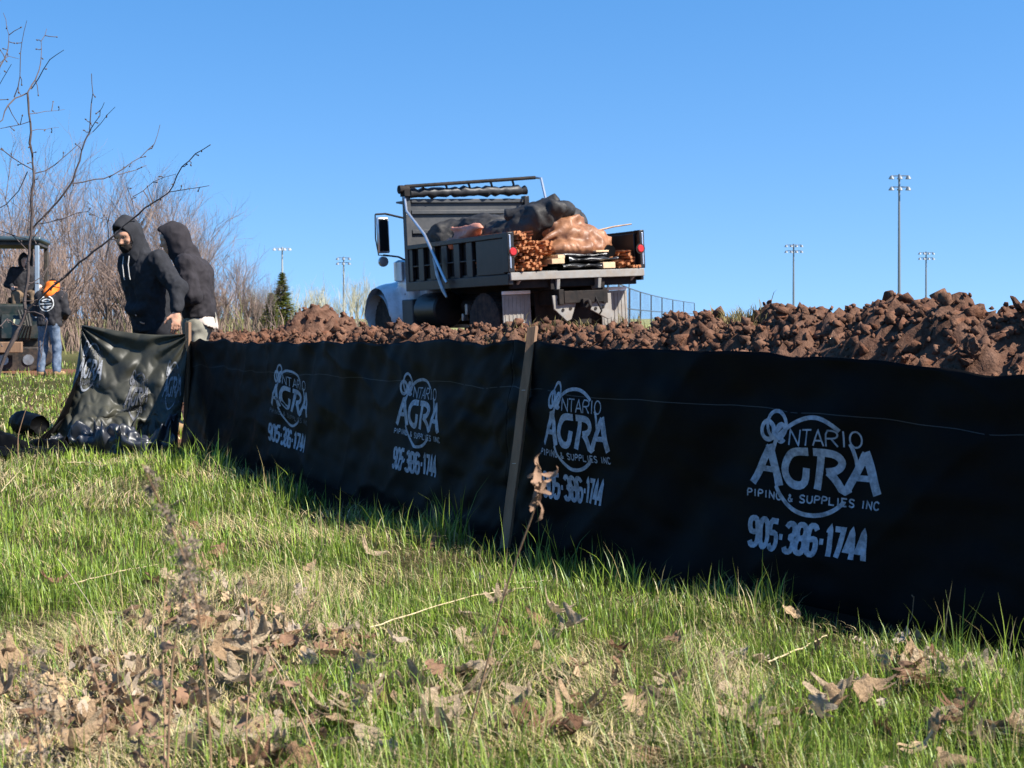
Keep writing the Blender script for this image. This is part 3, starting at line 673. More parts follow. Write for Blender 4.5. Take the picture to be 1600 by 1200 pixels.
        P('mid_bar', BLACK_PAINT, lambda m: m.box((1.08, y0+.025, 1.53), (BL-.02, y1-.012, 1.555)), sw)
        P('rear_panel', BLACK_PAINT, lambda m: m.box((.12, y0, FZ+.07), (1.02, y1-.004, TOP-.062)), sw)
        for x in np.arange(1.16, BL-.1, .44): P('rib', BLACK_PAINT, lambda m, x=x: m.box((x, y0, FZ+.06), (x+.20, y1-.006, TOP-.06)), sw)
        P('rear_post', BLACK_PAINT, lambda m: m.box((-.05, y0-.02, FZ+.09), (.115, y1+.022*s if s > 0 else y1, TOP+.02)), sw)
        P('hinge_strip', ALU, lambda m: m.box((-.058, BW*s-.012, FZ+.15), (-.046, BW*s+.012, TOP-.02)), sw, bevel=.002)
        tl = P('tail_light', RED, lambda m: lathe(m, [(.001, -.022), (.05, -.022), (.062, -.012), (.062, 0)], (-.05, (BW-.045)*s, 1.62), 'x', 18), bevel=0); tl.scale = (1, 1, 1.0)
        P('light_bezel', DARKM, lambda m: lathe(m, [(.085, -.006), (.085, .0)], (-.052, (BW-.045)*s, 1.62), 'x', 18), tl, bevel=0)
    # headboard
    HB = P('headboard', GREY_PAINT, lambda m: m.box((BL, -1.18, FZ), (BL+.05, 1.18, 2.72)))
    for z in (1.72, 2.12, 2.46, 2.66): P('headboard_rib', GREY_PAINT, lambda m, z=z: m.box((BL-.05, -1.13, z), (BL-.002, 1.13, z+.07)), HB)
    for y in (-1.2, 1.2): P('headboard_post', GREY_PAINT if y > 0 else BLACK_PAINT, lambda m, y=y: m.box((BL-.06, y-.05, FZ-.1), (BL+.07, y+.05, 2.78)), HB)
    for y in (-.6, 0, .6): P('headboard_rib', BLACK_PAINT, lambda m, y=y: m.box((BL+.052, y-.04, FZ), (BL+.12, y+.04, 2.7)), HB)
    P('cab_shield', GREY_PAINT, lambda m: m.prism([(BL+.052, 2.62), (BL+.55, 2.70), (BL+.55, 2.73), (BL+.052, 2.715)], -1.15, 1.15), HB)
    # tarp gear
    def roll(m):
        n = 26; pts = [(BL-.06+.012*math.sin(i*1.3), 1.18-2.36*i/n, 2.83+.05*i/n+.012*math.sin(i*2.2)) for i in range(n+1)]
        m.tube(pts, [.085+.016*math.sin(i*2.7)+.01*math.cos(i*1.1) for i in range(n+1)], 12)
    P('tarp_roll', TARP, roll, bevel=0)
    P('tarp_bar', DARKM, lambda m: m.tube([(BL-.18, 1.30, 2.93), (BL-.18, -1.32, 3.10)], .032, 8), bevel=0)
    P('tarp_motor', DARKM, lambda m: (lathe(m, [(.075, -.09), (.075, .09)], (BL-.16, 1.32, 2.88), n=14), m.box((BL-.28, 1.26, 2.76), (BL-.1, 1.36, 2.86))), bevel=0)
    for i in range(5): P('tarp_strap', TARP, lambda m, y=.95-.45*i, i=i: m.tube([(BL-.16, y, 2.94+.03*i), (BL-.10, y-.06, 2.86+.03*i), (BL-.1, y-.02, 2.78+.02*i)], .022, 6), bevel=0)
    P('tarp_arm', ALU, lambda m: m.tube([(BL-.18, 1.33, 2.90), (BL-.28, 1.34, 2.5), (2.62, 1.34, 2.05), (1.98, 1.33, 1.30), (1.90, 1.33, 1.22)], [.02, .02, .025, .025, .022], 8), bevel=0)
    P('tarp_arm', ALU, lambda m: m.tube([(BL-.18, -1.33, 3.10), (BL-.36, -1.34, 3.07), (BL-.52, -1.34, 2.6), (2.2, -1.34, 1.7), (1.9, -1.33, 1.22)], .024, 8), bevel=0)
    P('arm_spring', STEEL, lambda m: m.tube([(2.32, 1.33, 1.64), (2.18, 1.35, 1.36), (2.0, 1.35, 1.10), (1.9, 1.34, .98)], [.03, .035, .035, .02], 8), bevel=0)
    # mud flaps with white top strips, hitch plates
    for s in (1, -1):
        mf = P('mud_flap', PLATE, lambda m: m.box((.36, .66*s-.0 if s > 0 else -1.16, .30), (.385, 1.16 if s > 0 else -.66, .97)))
        y0, y1 = (.66, 1.16) if s > 0 else (-1.16, -.66)
        P('flap_strip', mat('white_strip', (.75, .75, .73), .5, .1, 8), lambda m: m.box((.352, y0, .975), (.39, y1, 1.03)), mf)
        for k in range(7): P('flap_groove', PLATE, lambda m, y=y0+.04+k*.07: m.box((.352, y-.008, .33), (.359, y+.008, .94)), mf, bevel=.003)
        P('flap_bracket', DARKM, lambda m: m.box((.37, min(.46*s, 1.1*s), .985), (.42, max(.46*s, 1.1*s), 1.025)))
    for y, m_ in ((.30, 1), (-.30, -1)):
        hp = P('hitch_plate', PLATE, lambda m: m.prism([(y-.24, .93), (y+.24, .93), (y+.22, .72), (y+.08*m_-.09, .52), (y+.08*m_-.17, .55)], -.10, -.075, 0))
        for yy, zz in ((-.14, .86), (.0, .84), (.14, .86), (-.08, .72), (.06, .70)): P('bolt_hole', DARKM, lambda m, yy=yy, zz=zz: lathe(m, [(.026, -.012), (.026, .0)], (-.098, y+yy, zz), 'x', 10), hp, bevel=0)
    P('pintle_hook', DARKM, lambda m: (m.box((-.22, -.06, .72), (-.09, .06, .86)), m.tube([(-.2, 0, .8), (-.3, 0, .82), (-.33, 0, .75), (-.27, 0, .7)], .03, 8)), bevel=.01)
    P('brake_line', DARKM, lambda m: m.tube([(-.1, -.2, .98), (-.2, -.22, .8), (-.18, -.3, .66), (-.1, -.32, .62)], .014, 6), bevel=0)
    for y in (.16, -.16): P('plate_light', RED, lambda m, y=y: m.box((-.125, y-.05, .87), (-.10, y+.05, .91)))
    # tanks and boxes under the bed
    P('fuel_tank', BLACK_PAINT, lambda m: lathe(m, [(.05, 0), (.27, .02), (.3, .05), (.3, .80), (.27, .83), (.05, .85)], (2.75, .86, .78), 'x', 22), bevel=0)
    P('battery_box', GREY_PAINT, lambda m: m.box((3.68, .62, .52), (4.12, 1.12, .98)), bevel=.02)
    P('cab_step', DARKM, lambda m: (m.box((4.14, .70, .38), (4.46, .98, .42)), m.box((4.14, .69, .38), (4.46, .705, .62))))
    P('air_tank', DARKM, lambda m: lathe(m, [(.02, 0), (.13, .03), (.13, .6), (.02, .63)], (1.95, .62, .82), 'x', 16), bevel=0)
    P('air_valve', STEEL, lambda m: (m.box((1.95, .84, .68), (2.03, .95, .86)), m.box((2.1, .85, .58), (2.16, .95, .7))))
    # cab, hood and front fenders
    cab = SDF((3.66, -1.1, .7), (5.0, 1.1, 2.7), .025)
    cab.box((4.07, 0, 1.66), (.38, .76, .78), rd=.14); cab.box((4.2, 0, 1.25), (.5, .80, .36), rd=.10, k=.05)
    o = obj('cab', cab.mesh('cab'), WHITE_PAINT, T)
    P('rear_window', GLASS, lambda m: m.box((3.68, -.55, 1.75), (3.70, .55, 2.25)), o); P('rear_window_trim', RUBBER, lambda m: (m.box((3.676, -.6, 1.70), (3.70, .6, 1.75)), m.box((3.676, -.6, 2.25), (3.70, .6, 2.3))), o)
    for s in (1, -1): P('side_window', GLASS, lambda m: m.box((3.85, min(.745*s, .767*s), 1.75), (4.32, max(.745*s, .767*s), 2.22)), o)
    hood = SDF((3.9, -1.25, .35), (6.2, 1.25, 2.0), .022)
    hood.cone((4.42, .58, 1.38), (5.4, .30, 1.15), .36, .28, .05); hood.cone((4.42, -.58, 1.38), (5.4, -.30, 1.15), .36, .28, .05); hood.cone((4.45, 0, 1.42), (5.5, 0, 1.15), .36, .30, .06)
    hood.box((5.1, 0, .92), (.6, .52, .40), rd=.12, k=.08)
    for s in (1, -1):
        hood.cone((4.95, .70*s, .66), (4.95, .93*s, .66), .68, .64, .10); hood.box((5.28, .74*s, .92), (.28, .24, .34), rd=.16, k=.12); hood.box((4.30, .82*s, .96), (.30, .17, .42), rd=.10, k=.10)
    for s in (1, -1):
        hood.cone((4.95, .62*s, .53), (4.95, 1.5*s, .53), .565, .565, .02, 'cut')
    hood.plane((5, 0, .40), (0, 0, -1))
    hd = obj('hood', hood.mesh('hood'), WHITE_PAINT, T)
    for s in (1, -1):
        P('headlight', ALU, lambda m: lathe(m, [(.02, .04), (.09, .03), (.11, 0)], (5.53, .78*s, 1.0), 'x', 16), hd, bevel=0)
        P('side_vent', DARKM, lambda m: m.box((4.20, min(.972*s, .99*s), 1.06), (4.36, max(.972*s, .99*s), 1.10)), hd)
    P('grille', ALU, lambda m: [m.box((5.74, -.4+i*.09, .75), (5.80, -.35+i*.09, 1.3)) for i in range(9)] and None, hd); P('bumper', ALU, lambda m: m.box((5.6, -1.0, .45), (5.75, 1.0, .72)), bevel=.03)
    P('air_cleaner', ALU, lambda m: lathe(m, [(.05, 0), (.13, .03), (.13, .36), (.05, .40)], (4.40, .97, 1.30), 'z', 18), bevel=0)
    P('exhaust_stack', ALU, lambda m: m.tube([(3.72, -.9, .8), (3.72, -.9, 2.75)], .065, 12), bevel=0)
    for s in (1, -1):
        mr = P('mirror', ALU, lambda m: m.box((4.36, 1.30*s-.12, 1.83), (4.42, 1.30*s+.12, 2.48)), bevel=.03)
        P('mirror_glass', GLASS, lambda m: m.box((4.35, 1.30*s-.085, 1.87), (4.358, 1.30*s+.085, 2.44)), mr, bevel=0)
        P('mirror_arm', DARKM, lambda m: m.tube([(4.40, 1.42*s, 2.53), (4.42, 1.22*s, 2.54), (4.40, .70*s, 2.42)], .02, 6), mr, bevel=0)
        P('mirror_arm', DARKM, lambda m: m.tube([(4.42, 1.30*s, 1.8), (4.42, 1.0*s, 1.76), (4.44, .70*s, 1.62)], .018, 6), mr, bevel=0)
        P('mirror_frame', DARKM, lambda m: m.tube([(4.40, 1.43*s, 2.53), (4.39, 1.45*s, 2.1), (4.40, 1.40*s, 1.8), (4.40, 1.2*s, 1.78)], .013, 6), mr, bevel=0)
        P('convex_mirror', ALU, lambda m: lathe(m, [(.03, -.05), (.09, -.045), (.095, .0), (.03, .03)], (4.40, 1.32*s, 1.68), 'x', 16), mr, bevel=0)
    return T
TRUCK = build_truck(); bpy.context.view_layer.update(); TM = TRUCK.matrix_world.copy()

# ------------------------------------------------------------------ the load (each thing rests in the bed; built in the truck's frame, placed in the world)
PEACH = mat('peach_plastic_sheet', (.42, .20, .10), .46, .4, 5, .012, 7, spec=.45, trans=.35, dirt=(.22, .09, .045), dscale=4, damt=.45)
BLACKBAG = mat('black_filter_cloth', (.018, .0175, .018), .6, .45, 5, .006, 14, spec=.25, dirt=(.055, .05, .045), dscale=3, damt=.3)
PINK = mat('pink_brown_sheet', (.55, .24, .16), .4, .25, 5, .004, 12, spec=.45, trans=.15)
def loadthing(name, label, cat, group=None):
    e = empty(name, label, cat, group=group); e.matrix_world = TM; return e
def blob(name, label, m, ells, amp, sc, h=.035, cones=(), ridge=0, seed=0):
    lo = np.min([np.array(c)-np.max(r) for c, r, _ in ells]+[np.minimum(a, b)-.4 for a, b, _, _ in cones], 0)-.15; hi = np.max([np.array(c)+np.max(r) for c, r, _ in ells]+[np.maximum(a, b)+.4 for a, b, _, _ in cones], 0)+.15
    S = SDF(lo, hi, h)
    for c, r, rot in ells: S.ell(c, r, rotm(*rot), .08)
    for a, b, r0, r1 in cones: S.cone(a, b, r0, r1, .06)
    def wr(V):
        n = amp*fbm(V[:, 0]*sc+seed, V[:, 1]*sc, V[:, 2]*sc, 3)
        if ridge: n = n-ridge*np.abs(noise(V[:, 0]*sc*.9+V[:, 2]*2+seed, V[:, 1]*sc*1.4+5, V[:, 2]*sc))**.6+ridge*.5+ridge*.9*(.35-np.abs(noise(V[:, 1]*5+V[:, 2]*6+seed, V[:, 0]*3, V[:, 2]*2-V[:, 1]*3))**.7)+ridge*.5*(.3-np.abs(noise(V[:, 1]*11-V[:, 2]*8+seed, V[:, 0]*7, V[:, 2]*6)))
        return n
    o = obj(name, S.mesh(name, wr), m, None, angle=180, label=label, cat=cat_of[name]); o.matrix_world = TM; return o
cat_of = {'cloth_bundle': 'fabric', 'plastic_sheet': 'plastic sheet', 'cloth_roll': 'fabric roll'}
blob('cloth_bundle', 'bulging black cloth bundle heaped highest on the truck load', BLACKBAG, [((1.0, .30, 2.05), (.62, .38, .30), (.3, 0, .35)), ((.8, -.05, 2.28), (.5, .33, .17), (-.2, 0, .1)), ((1.35, .55, 1.95), (.5, .3, .25), (0, 0, 0)), ((1.0, -.45, 2.22), (.42, .30, .16), (.2, 0, -.4))], .05, 2.6, ridge=.065, seed=3)
blob('cloth_roll', 'slumped grey-black cloth roll lying along the slatted side by the headboard', BLACKBAG, [((2.78, .78, 1.96), (.40, .36, .34), (0, 0, 0)), ((2.25, .45, 2.05), (.58, .38, .30), (.4, 0, 0)), ((2.3, -.35, 2.14), (.65, .5, .27), (0, 0, .1)), ((1.6, -.2, 1.85), (.6, .8, .35), (0, 0, 0)), ((2.2, 0, 1.6), (1.0, .95, .30), (0, 0, 0))], .045, 2.4, ridge=.055, seed=9)
blob('plastic_sheet', 'crumpled shiny peach plastic sheet spilling toward the open tail of the truck', PEACH, [((.55, -.28, 1.84), (.34, .46, .22), (.1, 0, .30)), ((.62, -.05, 1.98), (.28, .42, .16), (-.3, 0, .55)), ((.50, -.62, 1.76), (.28, .32, .20), (.2, 0, .2)), ((.55, -.22, 1.66), (.45, .74, .16), (0, 0, 0))], .03, 3.0, h=.028, cones=[((.34, .50, 1.74), (.42, -.30, 2.16), .04, .08), ((.28, .25, 1.66), (.34, -.72, 1.90), .04, .06), ((.30, -.2, 1.62), (.36, -.85, 1.76), .04, .05), ((.40, .1, 1.95), (.5, -.45, 2.14), .04, .05)], ridge=.038, seed=5)
blob('plastic_sheet', 'folded pink-brown sheet hanging over the slatted bed side', PINK, [((1.72, 1.02, 1.98), (.36, .11, .10), (0, 0, .1)), ((2.02, 1.17, 1.87), (.16, .05, .10), (0, 0, 0)), ((1.38, 1.02, 2.04), (.24, .09, .06), (0, 0, .1))], .018, 5, h=.022, cones=[((2.02, 1.12, 2.10), (1.28, 1.02, 2.10), .03, .035), ((2.02, 1.12, 2.10), (1.80, 1.10, 1.92), .03, .03)], ridge=.035, seed=8)
def fabric_roll(label, a, b, r, seed):
    a, b = np.array(a), np.array(b); n = 22; t = np.linspace(0, 1, n); w = np.linspace(0, 2*math.pi, 20); d = (b-a)/np.linalg.norm(b-a); u = np.cross(d, [0, 0, 1.]); u /= np.linalg.norm(u); v = np.cross(u, d); G = np.zeros((n, 20, 3))
    for i in range(n):
        k = (1 if 0 < i < n-1 else .15)*r*(1+.14*noise(t[i]*4, np.cos(w)*1.4+seed, np.sin(w)*1.4)+.10*np.abs(noise(t[i]*9+w*0, np.cos(w)*3+seed, np.sin(w)*3)))*(.8+.2*math.sin(math.pi*t[i])); G[i] = a+(b-a)*t[i]+np.array([0, 0, -.06])*math.sin(math.pi*t[i])+u*(np.cos(w)*k)[:, None]+v*(np.sin(w)*k)[:, None]
    mb = MB(); mb.grid(G); o = obj('cloth_roll', mb.mesh('cloth_roll'), BLACKBAG, None, label=label, cat='fabric roll', angle=180); o.matrix_world = TM
fabric_roll('fat black fabric roll lying crosswise in the bed nearest the headboard', (2.95, .95, 2.06), (2.75, -.75, 2.12), .22, 3); fabric_roll('black fabric roll slumped between the headboard roll and the tall bundle', (2.35, .70, 2.16), (2.05, -.6, 2.22), .20, 6); fabric_roll('short black fabric roll folded over the crest of the tall bundle', (1.15, .62, 2.22), (.62, -.12, 2.46), .15, 9)
_st = MB(); _st.box((0, -.02, -.02), (1.2, .02, .02)); STK = _st.mesh('stake'); STK.materials.append(WOOD_OR)
_st = MB(); _st.prism([(-.04, 0), (0, -.02), (1.2, -.02), (1.2, .02), (0, .02)], -.012, .012, 2); STK2 = _st.mesh('stake'); STK2.materials.append(WOOD_OR)
def stakes(label, yc, zc, ny, nz, x0, tilt, seed, spread=.046):
    e = loadthing('stake_bundle', label, 'wooden stakes', 'bundles of stakes in the truck bed'); rs = random.Random(seed)
    for i in range(ny):
        for k in range(nz):
            o = bpy.data.objects.new('stake', STK if rs.random() < .6 else STK2); COL.objects.link(o); o.parent = e
            o.location = (x0+rs.uniform(-.10, .14)+tilt*k*.02, yc+(i-(ny-1)/2)*spread+rs.uniform(-.014, .014), zc+k*spread+rs.uniform(-.008, .008)); o.rotation_euler = (rs.uniform(-.5, .5), rs.uniform(-.03, .03), rs.uniform(-.04, .04))
    return e
stakes('lowest and largest bundle of orange-brown stakes beside the left tail light', .88, 1.345, 12, 6, -.02, 1, 1)
stakes('middle bundle of orange-brown stakes above the lowest bundle at the left tail light', .86, 1.63, 10, 4, .02, 1, 2)
stakes('topmost bundle of orange-brown stakes stacked on the left of the bed', .88, 1.83, 6, 3, .08, 1, 3)
stakes('bundle of orange-brown stakes leaning on the peach sheet beside the left stack', .50, 1.58, 7, 5, .10, 1, 6)
stakes('wide low bundle of dark orange stakes inside the right tail light', -.93, 1.345, 10, 4, .0, 1, 4)
stakes('small bundle of orange stakes on top of the right-hand stack', -1.02, 1.54, 6, 2, .08, 1, 5)
# folded black sheets, boards and a loose lath
def folded(label, y0, y1, z, seed, x0=-.02):
    U, V = np.meshgrid(np.linspace(0, 1, 60), np.linspace(0, 2*math.pi, 21), indexing='ij'); t = .040
    y = y0+(y1-y0)*U; x = x0+.35+.37*np.sign(np.cos(V))*np.abs(np.cos(V))**.5+.03*noise(U*5, V, seed); zz = z+t*np.sin(V)*(1+.5*noise(U*4, V*.7, seed+2))+.02*noise(U*7, V*1.5, seed+1)
    mb = MB(); mb.grid(np.stack([x, y, zz], -1)); o = obj('folded_sheet', mb.mesh('folded_sheet'), mat('glossy_black_sheet', (.018, .019, .021), .3, .3, 5, .006, 18, spec=.6), None, angle=180, label=label, cat='plastic sheet'); o.matrix_world = TM
folded('folded glossy black sheet flat on the truck tail between the stake stacks', .28, -.42, 1.375, 1); folded('folded glossy black sheet lying on top of another, under the peach sheet', .12, -.78, 1.47, 5, .02); folded('thin crumpled black sheet tucked highest under the peach plastic', .30, -.60, 1.54, 9, .08)
def board(label, lo, hi, rot=0, name='board', cat='board'):
    c = (np.array(lo)+np.array(hi))/2; mb = MB(); mb.box(np.array(lo)-c, np.array(hi)-c); o = obj(name, mb.mesh(name), WOOD_PALE, None, label=label, cat=cat); o.modifiers.new('b', 'BEVEL').width = .004
    o.matrix_world = TM @ Matrix.Translation(Vector(c)) @ Matrix.Rotation(rot, 4, 'Z'); return o
board('pale board offcut on the tail sill between black sheet and right-hand stakes', (-.04, -.68, 1.325), (.5, -.44, 1.42), .05); board('pale board end poking out beside the left-hand stake stack', (.0, .20, 1.42), (.8, .42, 1.50), -.08); board('thin pale board resting on the uppermost black sheet', (.05, -.62, 1.585), (.6, -.36, 1.615), .1); board('pale square offcut lying under the peach plastic beside the stakes', (.03, .22, 1.505), (.5, .36, 1.56), .12)
mb = MB(); mb.tube([(.6, -.5, 1.9), (.35, -.95, 2.0), (.2, -1.2, 2.03)], [.018, .015, .012], 6); o = obj('lath', mb.mesh('lath'), WOOD_PALE, None, label='thin pale lath sticking out of the load above the right bed side', cat='lath'); o.matrix_world = TM
mb = MB(); mb.tube([(.15, -.72, 1.60), (.5, -.80, 1.62), (.9, -.82, 1.6)], [.10, .11, .1], 12); o = obj('cloth_roll', mb.mesh('cloth_roll'), FABRIC, None, label='small black fabric roll on the right-hand stakes beside the peach sheet', cat='fabric roll'); o.matrix_world = TM

# ------------------------------------------------------------------ people
SKIN = mat('skin', (.50, .265, .17), .5, .12, 14, .0006, 120, spec=.4, sss=.15)
SKIN2 = mat('pale_skin', (.60, .38, .29), .5, .12, 14, spec=.4, sss=.15)
HOODIE = mat('charcoal_fleece', (.020, .0205, .024), .9, .2, 14, .0015, 160, spec=.2)
HOODIE2 = mat('washed_black_fleece', (.025, .022, .025), .92, .22, 10, .0015, 160, spec=.2)
JACKET = mat('black_jacket', (.022, .021, .024), .8, .25, 10, .001, 120, spec=.25)
ORANGE = mat('orange_hood_cloth', (.85, .17, .02), .8, .12, 12, .001, 120, spec=.2)
JEANS = mat('blue_jeans', (.09, .125, .185), .88, .3, 12, .001, 200, spec=.2, dirt=(.19, .22, .27), dscale=6, damt=.3)
DARKPANTS = mat('black_work_trousers', (.016, .016, .019), .9, .3, 10, .001, 120, spec=.2)
KHAKI = mat('grey_khaki_trousers', (.24, .225, .18), .9, .2, 10, .001, 120, spec=.2)
BROWNPANTS = mat('brown_trousers', (.16, .11, .07), .9, .2, 10, .001, 120, spec=.2)
PALESHIRT = mat('pale_shirt', (.44, .37, .32), .85, .15, 10, .001, 120, spec=.2)
BOOT = mat('tan_boot', (.30, .19, .10), .7, .25, 12, .001, 90, spec=.3)
BEARD = mat('dark_beard', (.018, .013, .011), .85, .2, 60, .001, 200, spec=.2)
BEANIE = mat('black_knit', (.012, .012, .014), .95, .2, 80, .002, 150, spec=.1)
CORD = mat('pale_cord', (.42, .40, .38), .8, .1, 20)
WHITEINK = mat('white_jacket_print', (.62, .62, .60), .7, .2, 40)

def wrinkle(amp, sc, seed):
    return lambda V: amp*(fbm(V[:, 0]*sc+seed, V[:, 1]*sc, V[:, 2]*sc*.55, 3)*.7-np.abs(noise(V[:, 0]*sc*1.7+V[:, 2]*sc*.8+seed, V[:, 1]*sc*1.7, V[:, 2]*sc*1.3-V[:, 0]*sc*.7))*.9+.3)
def hand(S, wr, d, side, palm, r=1.0, curl=.5):
    """palm and five fingers; d = direction of the hand, side = towards the thumb, palm = palm normal"""
    d, side, palm = [np.array(v, float)/np.linalg.norm(v) for v in (d, side, palm)]
    side = side-d*(side@d); side /= np.linalg.norm(side); palm = np.cross(d, side)*np.sign(np.cross(d, side)@palm or 1)
    M = np.stack([side, palm, d], 1); S.ell(wr+d*.05*r, np.array([.043, .019, .056])*r, M, .012)
    S.cone(wr-d*.03, wr+d*.02, .028*r, .027*r, .02)
    for i, L in enumerate((.072, .080, .075, .058)):
        p = wr+d*.092*r+side*(.031-.0205*i)*r; dd = d.copy()
        for j, (l, rr) in enumerate(((.42, .0098), (.32, .0088), (.26, .0078))):
            a = curl*(.7+.25*j+.08*i); dd = dd*math.cos(a)+palm*math.sin(a); dd /= np.linalg.norm(dd); q = p+dd*L*l*r*1.25; S.cone(p, q, rr*r, (rr-.0008)*r, .004); p = q
    p = wr+d*.025*r+side*.034*r; dd = d*.65+side*.75+palm*.25; dd /= np.linalg.norm(dd)
    for l, rr in ((.042, .013), (.032, .0105), (.024, .009)):
        q = p+dd*l*r; S.cone(p, q, rr*r, (rr-.001)*r, .006); p = q; dd = dd*.8+d*.35+palm*.25; dd /= np.linalg.norm(dd)
def person(label, loc, yaw, J, head, top, trousers, boots=BOOT, skin=SKIN, h=.009, hood=None, beanie=False, beard=False, hem=.93, bulk=1.0, cords=False, shirt=None, seed=0, neckhood=None, hands=True, bootname='boot', pocket=False):
    """J: joints in the person's own frame, facing -Y, +X = the person's left"""
    E_ = empty('person', label, 'person', loc, yaw); g = {k: np.array(v, float) for k, v in J.items()}
    allp = np.array(list(g.values())); lo = allp.min(0)-.26; hi = allp.max(0)+.26
    hc = g['head']; HM = rotm(*head)                     # head axes: x = left, -y = face, z = up
    def hp(x, y, z): return hc+HM@np.array([x, y, z])
    # --- body: one continuous surface
    S = SDF(lo, hi, h)
    S.cone(g['pelvis'], g['chest'], .10, .105, .05); S.cone(g['chest'], g['neck'], .095, .055, .05)
    for s in ('l', 'r'):
        S.cone(g['chest'], g['sh'+s], .09, .055, .04); S.cone(g['sh'+s], g['el'+s], .046, .038, .03); S.cone(g['el'+s], g['wr'+s], .037, .026, .02)
        S.cone(g['pelvis'], g['hip'+s], .1, .085, .04); S.cone(g['hip'+s], g['kn'+s], .078, .052, .03); S.cone(g['kn'+s], g['an'+s], .05, .036, .02)
        ft = g.get('to'+s); S.cone(g['an'+s]-np.array([0, 0, .04]), ft, .04, .034, .02)
        if hands: hand(S, g['wr'+s], g.get('hd'+s, (0, 0, -1)), g.get('th'+s, (0, -1, 0)), g.get('pm'+s, (-1 if s == 'l' else 1, 0, 0)), 1.0, .55)
    S.cone(g['neck'], hp(0, .02, -.06), .056, .055, .03)
    S.ell(hc, (.074, .094, .112), HM, .02); S.ell(hp(0, -.03, -.065), (.055, .062, .058), HM, .03); S.ell(hp(0, -.02, .03), (.076, .09, .075), HM, .02)
    for s in (1, -1):
        S.ell(hp(.031*s, -.092, .012), (.017, .012, .010), HM, .012, 'cut'); S.ell(hp(.031*s, -.080, .011), (.013, .012, .010), HM, .004); S.ell(hp(.04*s, -.072, -.022), (.02, .016, .016), HM, .015)
        S.ell(hp(.078*s, .008, -.005), (.012, .024, .034), HM, .008)
    S.cone(hp(0, -.088, .012), hp(0, -.112, -.028), .009, .014, .012); S.ell(hp(0, -.10, -.03), (.018, .012, .010), HM, .008); S.cone(hp(-.032, -.088, .028), hp(.032, -.088, .028), .008, .008, .01)
    S.cone(hp(-.018, -.088, -.060), hp(.018, -.088, -.060), .008, .008, .006); S.cone(hp(-.018, -.098, -.053), hp(.018, -.098, -.053), .003, .003, .002, 'cut')
    obj('body', S.mesh('body'), skin, E_, angle=180)
    for s in (1, -1):
        mb = MB(); c = hp(.031*s, -.086, .011); lathe(mb, [(.0005, -.0085), (.006, -.006), (.0085, 0), (.006, .006), (.0005, .0085)], c, 'z', 10); mb.build('eye', mat('eye_dark', (.10, .07, .055), .25, .05), E_)
    if beard:
        S = SDF(hc-.16, hc+.16, .007); S.ell(hp(0, -.036, -.072), (.064, .068, .060), HM, .02); S.ell(hp(0, -.09, -.046), (.030, .022, .010), HM, .01)
        S.ell(hp(0, -.10, -.055), (.020, .02, .006), HM, .004, 'cut'); S.ell(hp(0, -.1, .02), (.07, .07, .055), HM, .01, 'cut'); obj('beard', S.mesh('beard', lambda V: .004*noise(V[:, 0]*60, V[:, 1]*60, V[:, 2]*60)), BEARD, E_, angle=180)
    if beanie:
        S = SDF(hc-.2, hc+.2, .009); S.ell(hp(0, .01, .03), (.091, .112, .112), HM, .01)
        n = HM@np.array([0, .28, -1.0]); S.plane(hp(0, -.08, .035), n); obj('beanie', S.mesh('beanie'), BEANIE, E_, angle=180)
    # --- top
    b = bulk; S = SDF(lo, hi, h*1.25); fx = np.array([.10, 0, 0])
    ax = g['shl']-g['shr']; ax = ax/np.linalg.norm(ax)
    for s in (1, -1):
        S.cone(g['pelvis']+ax*s*.075*b+np.array([0, 0, -.06]), g['chest']+ax*s*.085*b, .135*b, .14*b, .08)
        S.cone(g['chest']+ax*s*.08*b, g['neck']+ax*s*.04+np.array([0, 0, -.02]), .12*b, .062, .06)
    for s in ('l', 'r'):
        S.cone(g['chest']+(g['sh'+s]-g['chest'])*.4, g['sh'+s], .10*b, .085*b, .06); S.cone(g['sh'+s], g['el'+s], .084*b, .070*b, .04); S.cone(g['el'+s], g['wr'+s]+(g['el'+s]-g['wr'+s])*.10, .068*b, .050*b, .03)
        v = (g['wr'+s]-g['el'+s]); v /= np.linalg.norm(v); S.cone(g['wr'+s]-v*.045, g['wr'+s]-v*.005, .042, .040, .006)
    S.cone(g['neck']+np.array([0, .03, -.02]), g['neck']+np.array([0, .02, .03]), .085, .08, .04)
    up = (g['chest']-g['pelvis']); up /= np.linalg.norm(up)
    for q in (1, -1): S.cone(g['pelvis']+up*(hem-.95)+ax*q*.075*b, g['pelvis']+up*(hem-.91)+ax*q*.075*b, .132*b, .132*b, .02)
    S.plane(g['pelvis']+up*(hem-.98), -up)
    if pocket:
        fr = np.cross(ax, up); S.cone(g['pelvis']+up*.10-fr*0+np.array([0, -.15*b, 0])-ax*.09, g['pelvis']+up*.10+np.array([0, -.15*b, 0])+ax*.09, .045, .045, .03)
    t = obj('hoodie' if hood else 'jacket', S.mesh('top', (lambda w1, w2: lambda V: w1(V)+w2(V))(wrinkle(.017*b, 7.5, seed), wrinkle(.009, 17, seed+3))), top, E_, angle=180)
    if hood:
        S = SDF(hc-.32, hc+.30, .009)
        S.ell(hp(0, .020, .022), (.101, .130, .134), HM, .02); S.cone(hp(0, .04, .0), g['neck']+np.array([0, .05, -.04]), .086, .082, .03); S.cone(hp(0, .0, -.06), g['neck']+np.array([0, -.02, -.05]), .082, .085, .04)
        S.cone(hp(0, -.08, .09), hp(0, .02, .14), .045, .025, .04)
        S.ell(hp(0, -.135, -.012), (.080, .122, .122), HM, .010, 'cut'); S.ell(hc, (.082, .102, .120), HM, .01, 'cut')
        hdo = obj('hood', S.mesh('hood', wrinkle(.010, 9, seed+4)), hood, E_, angle=180)
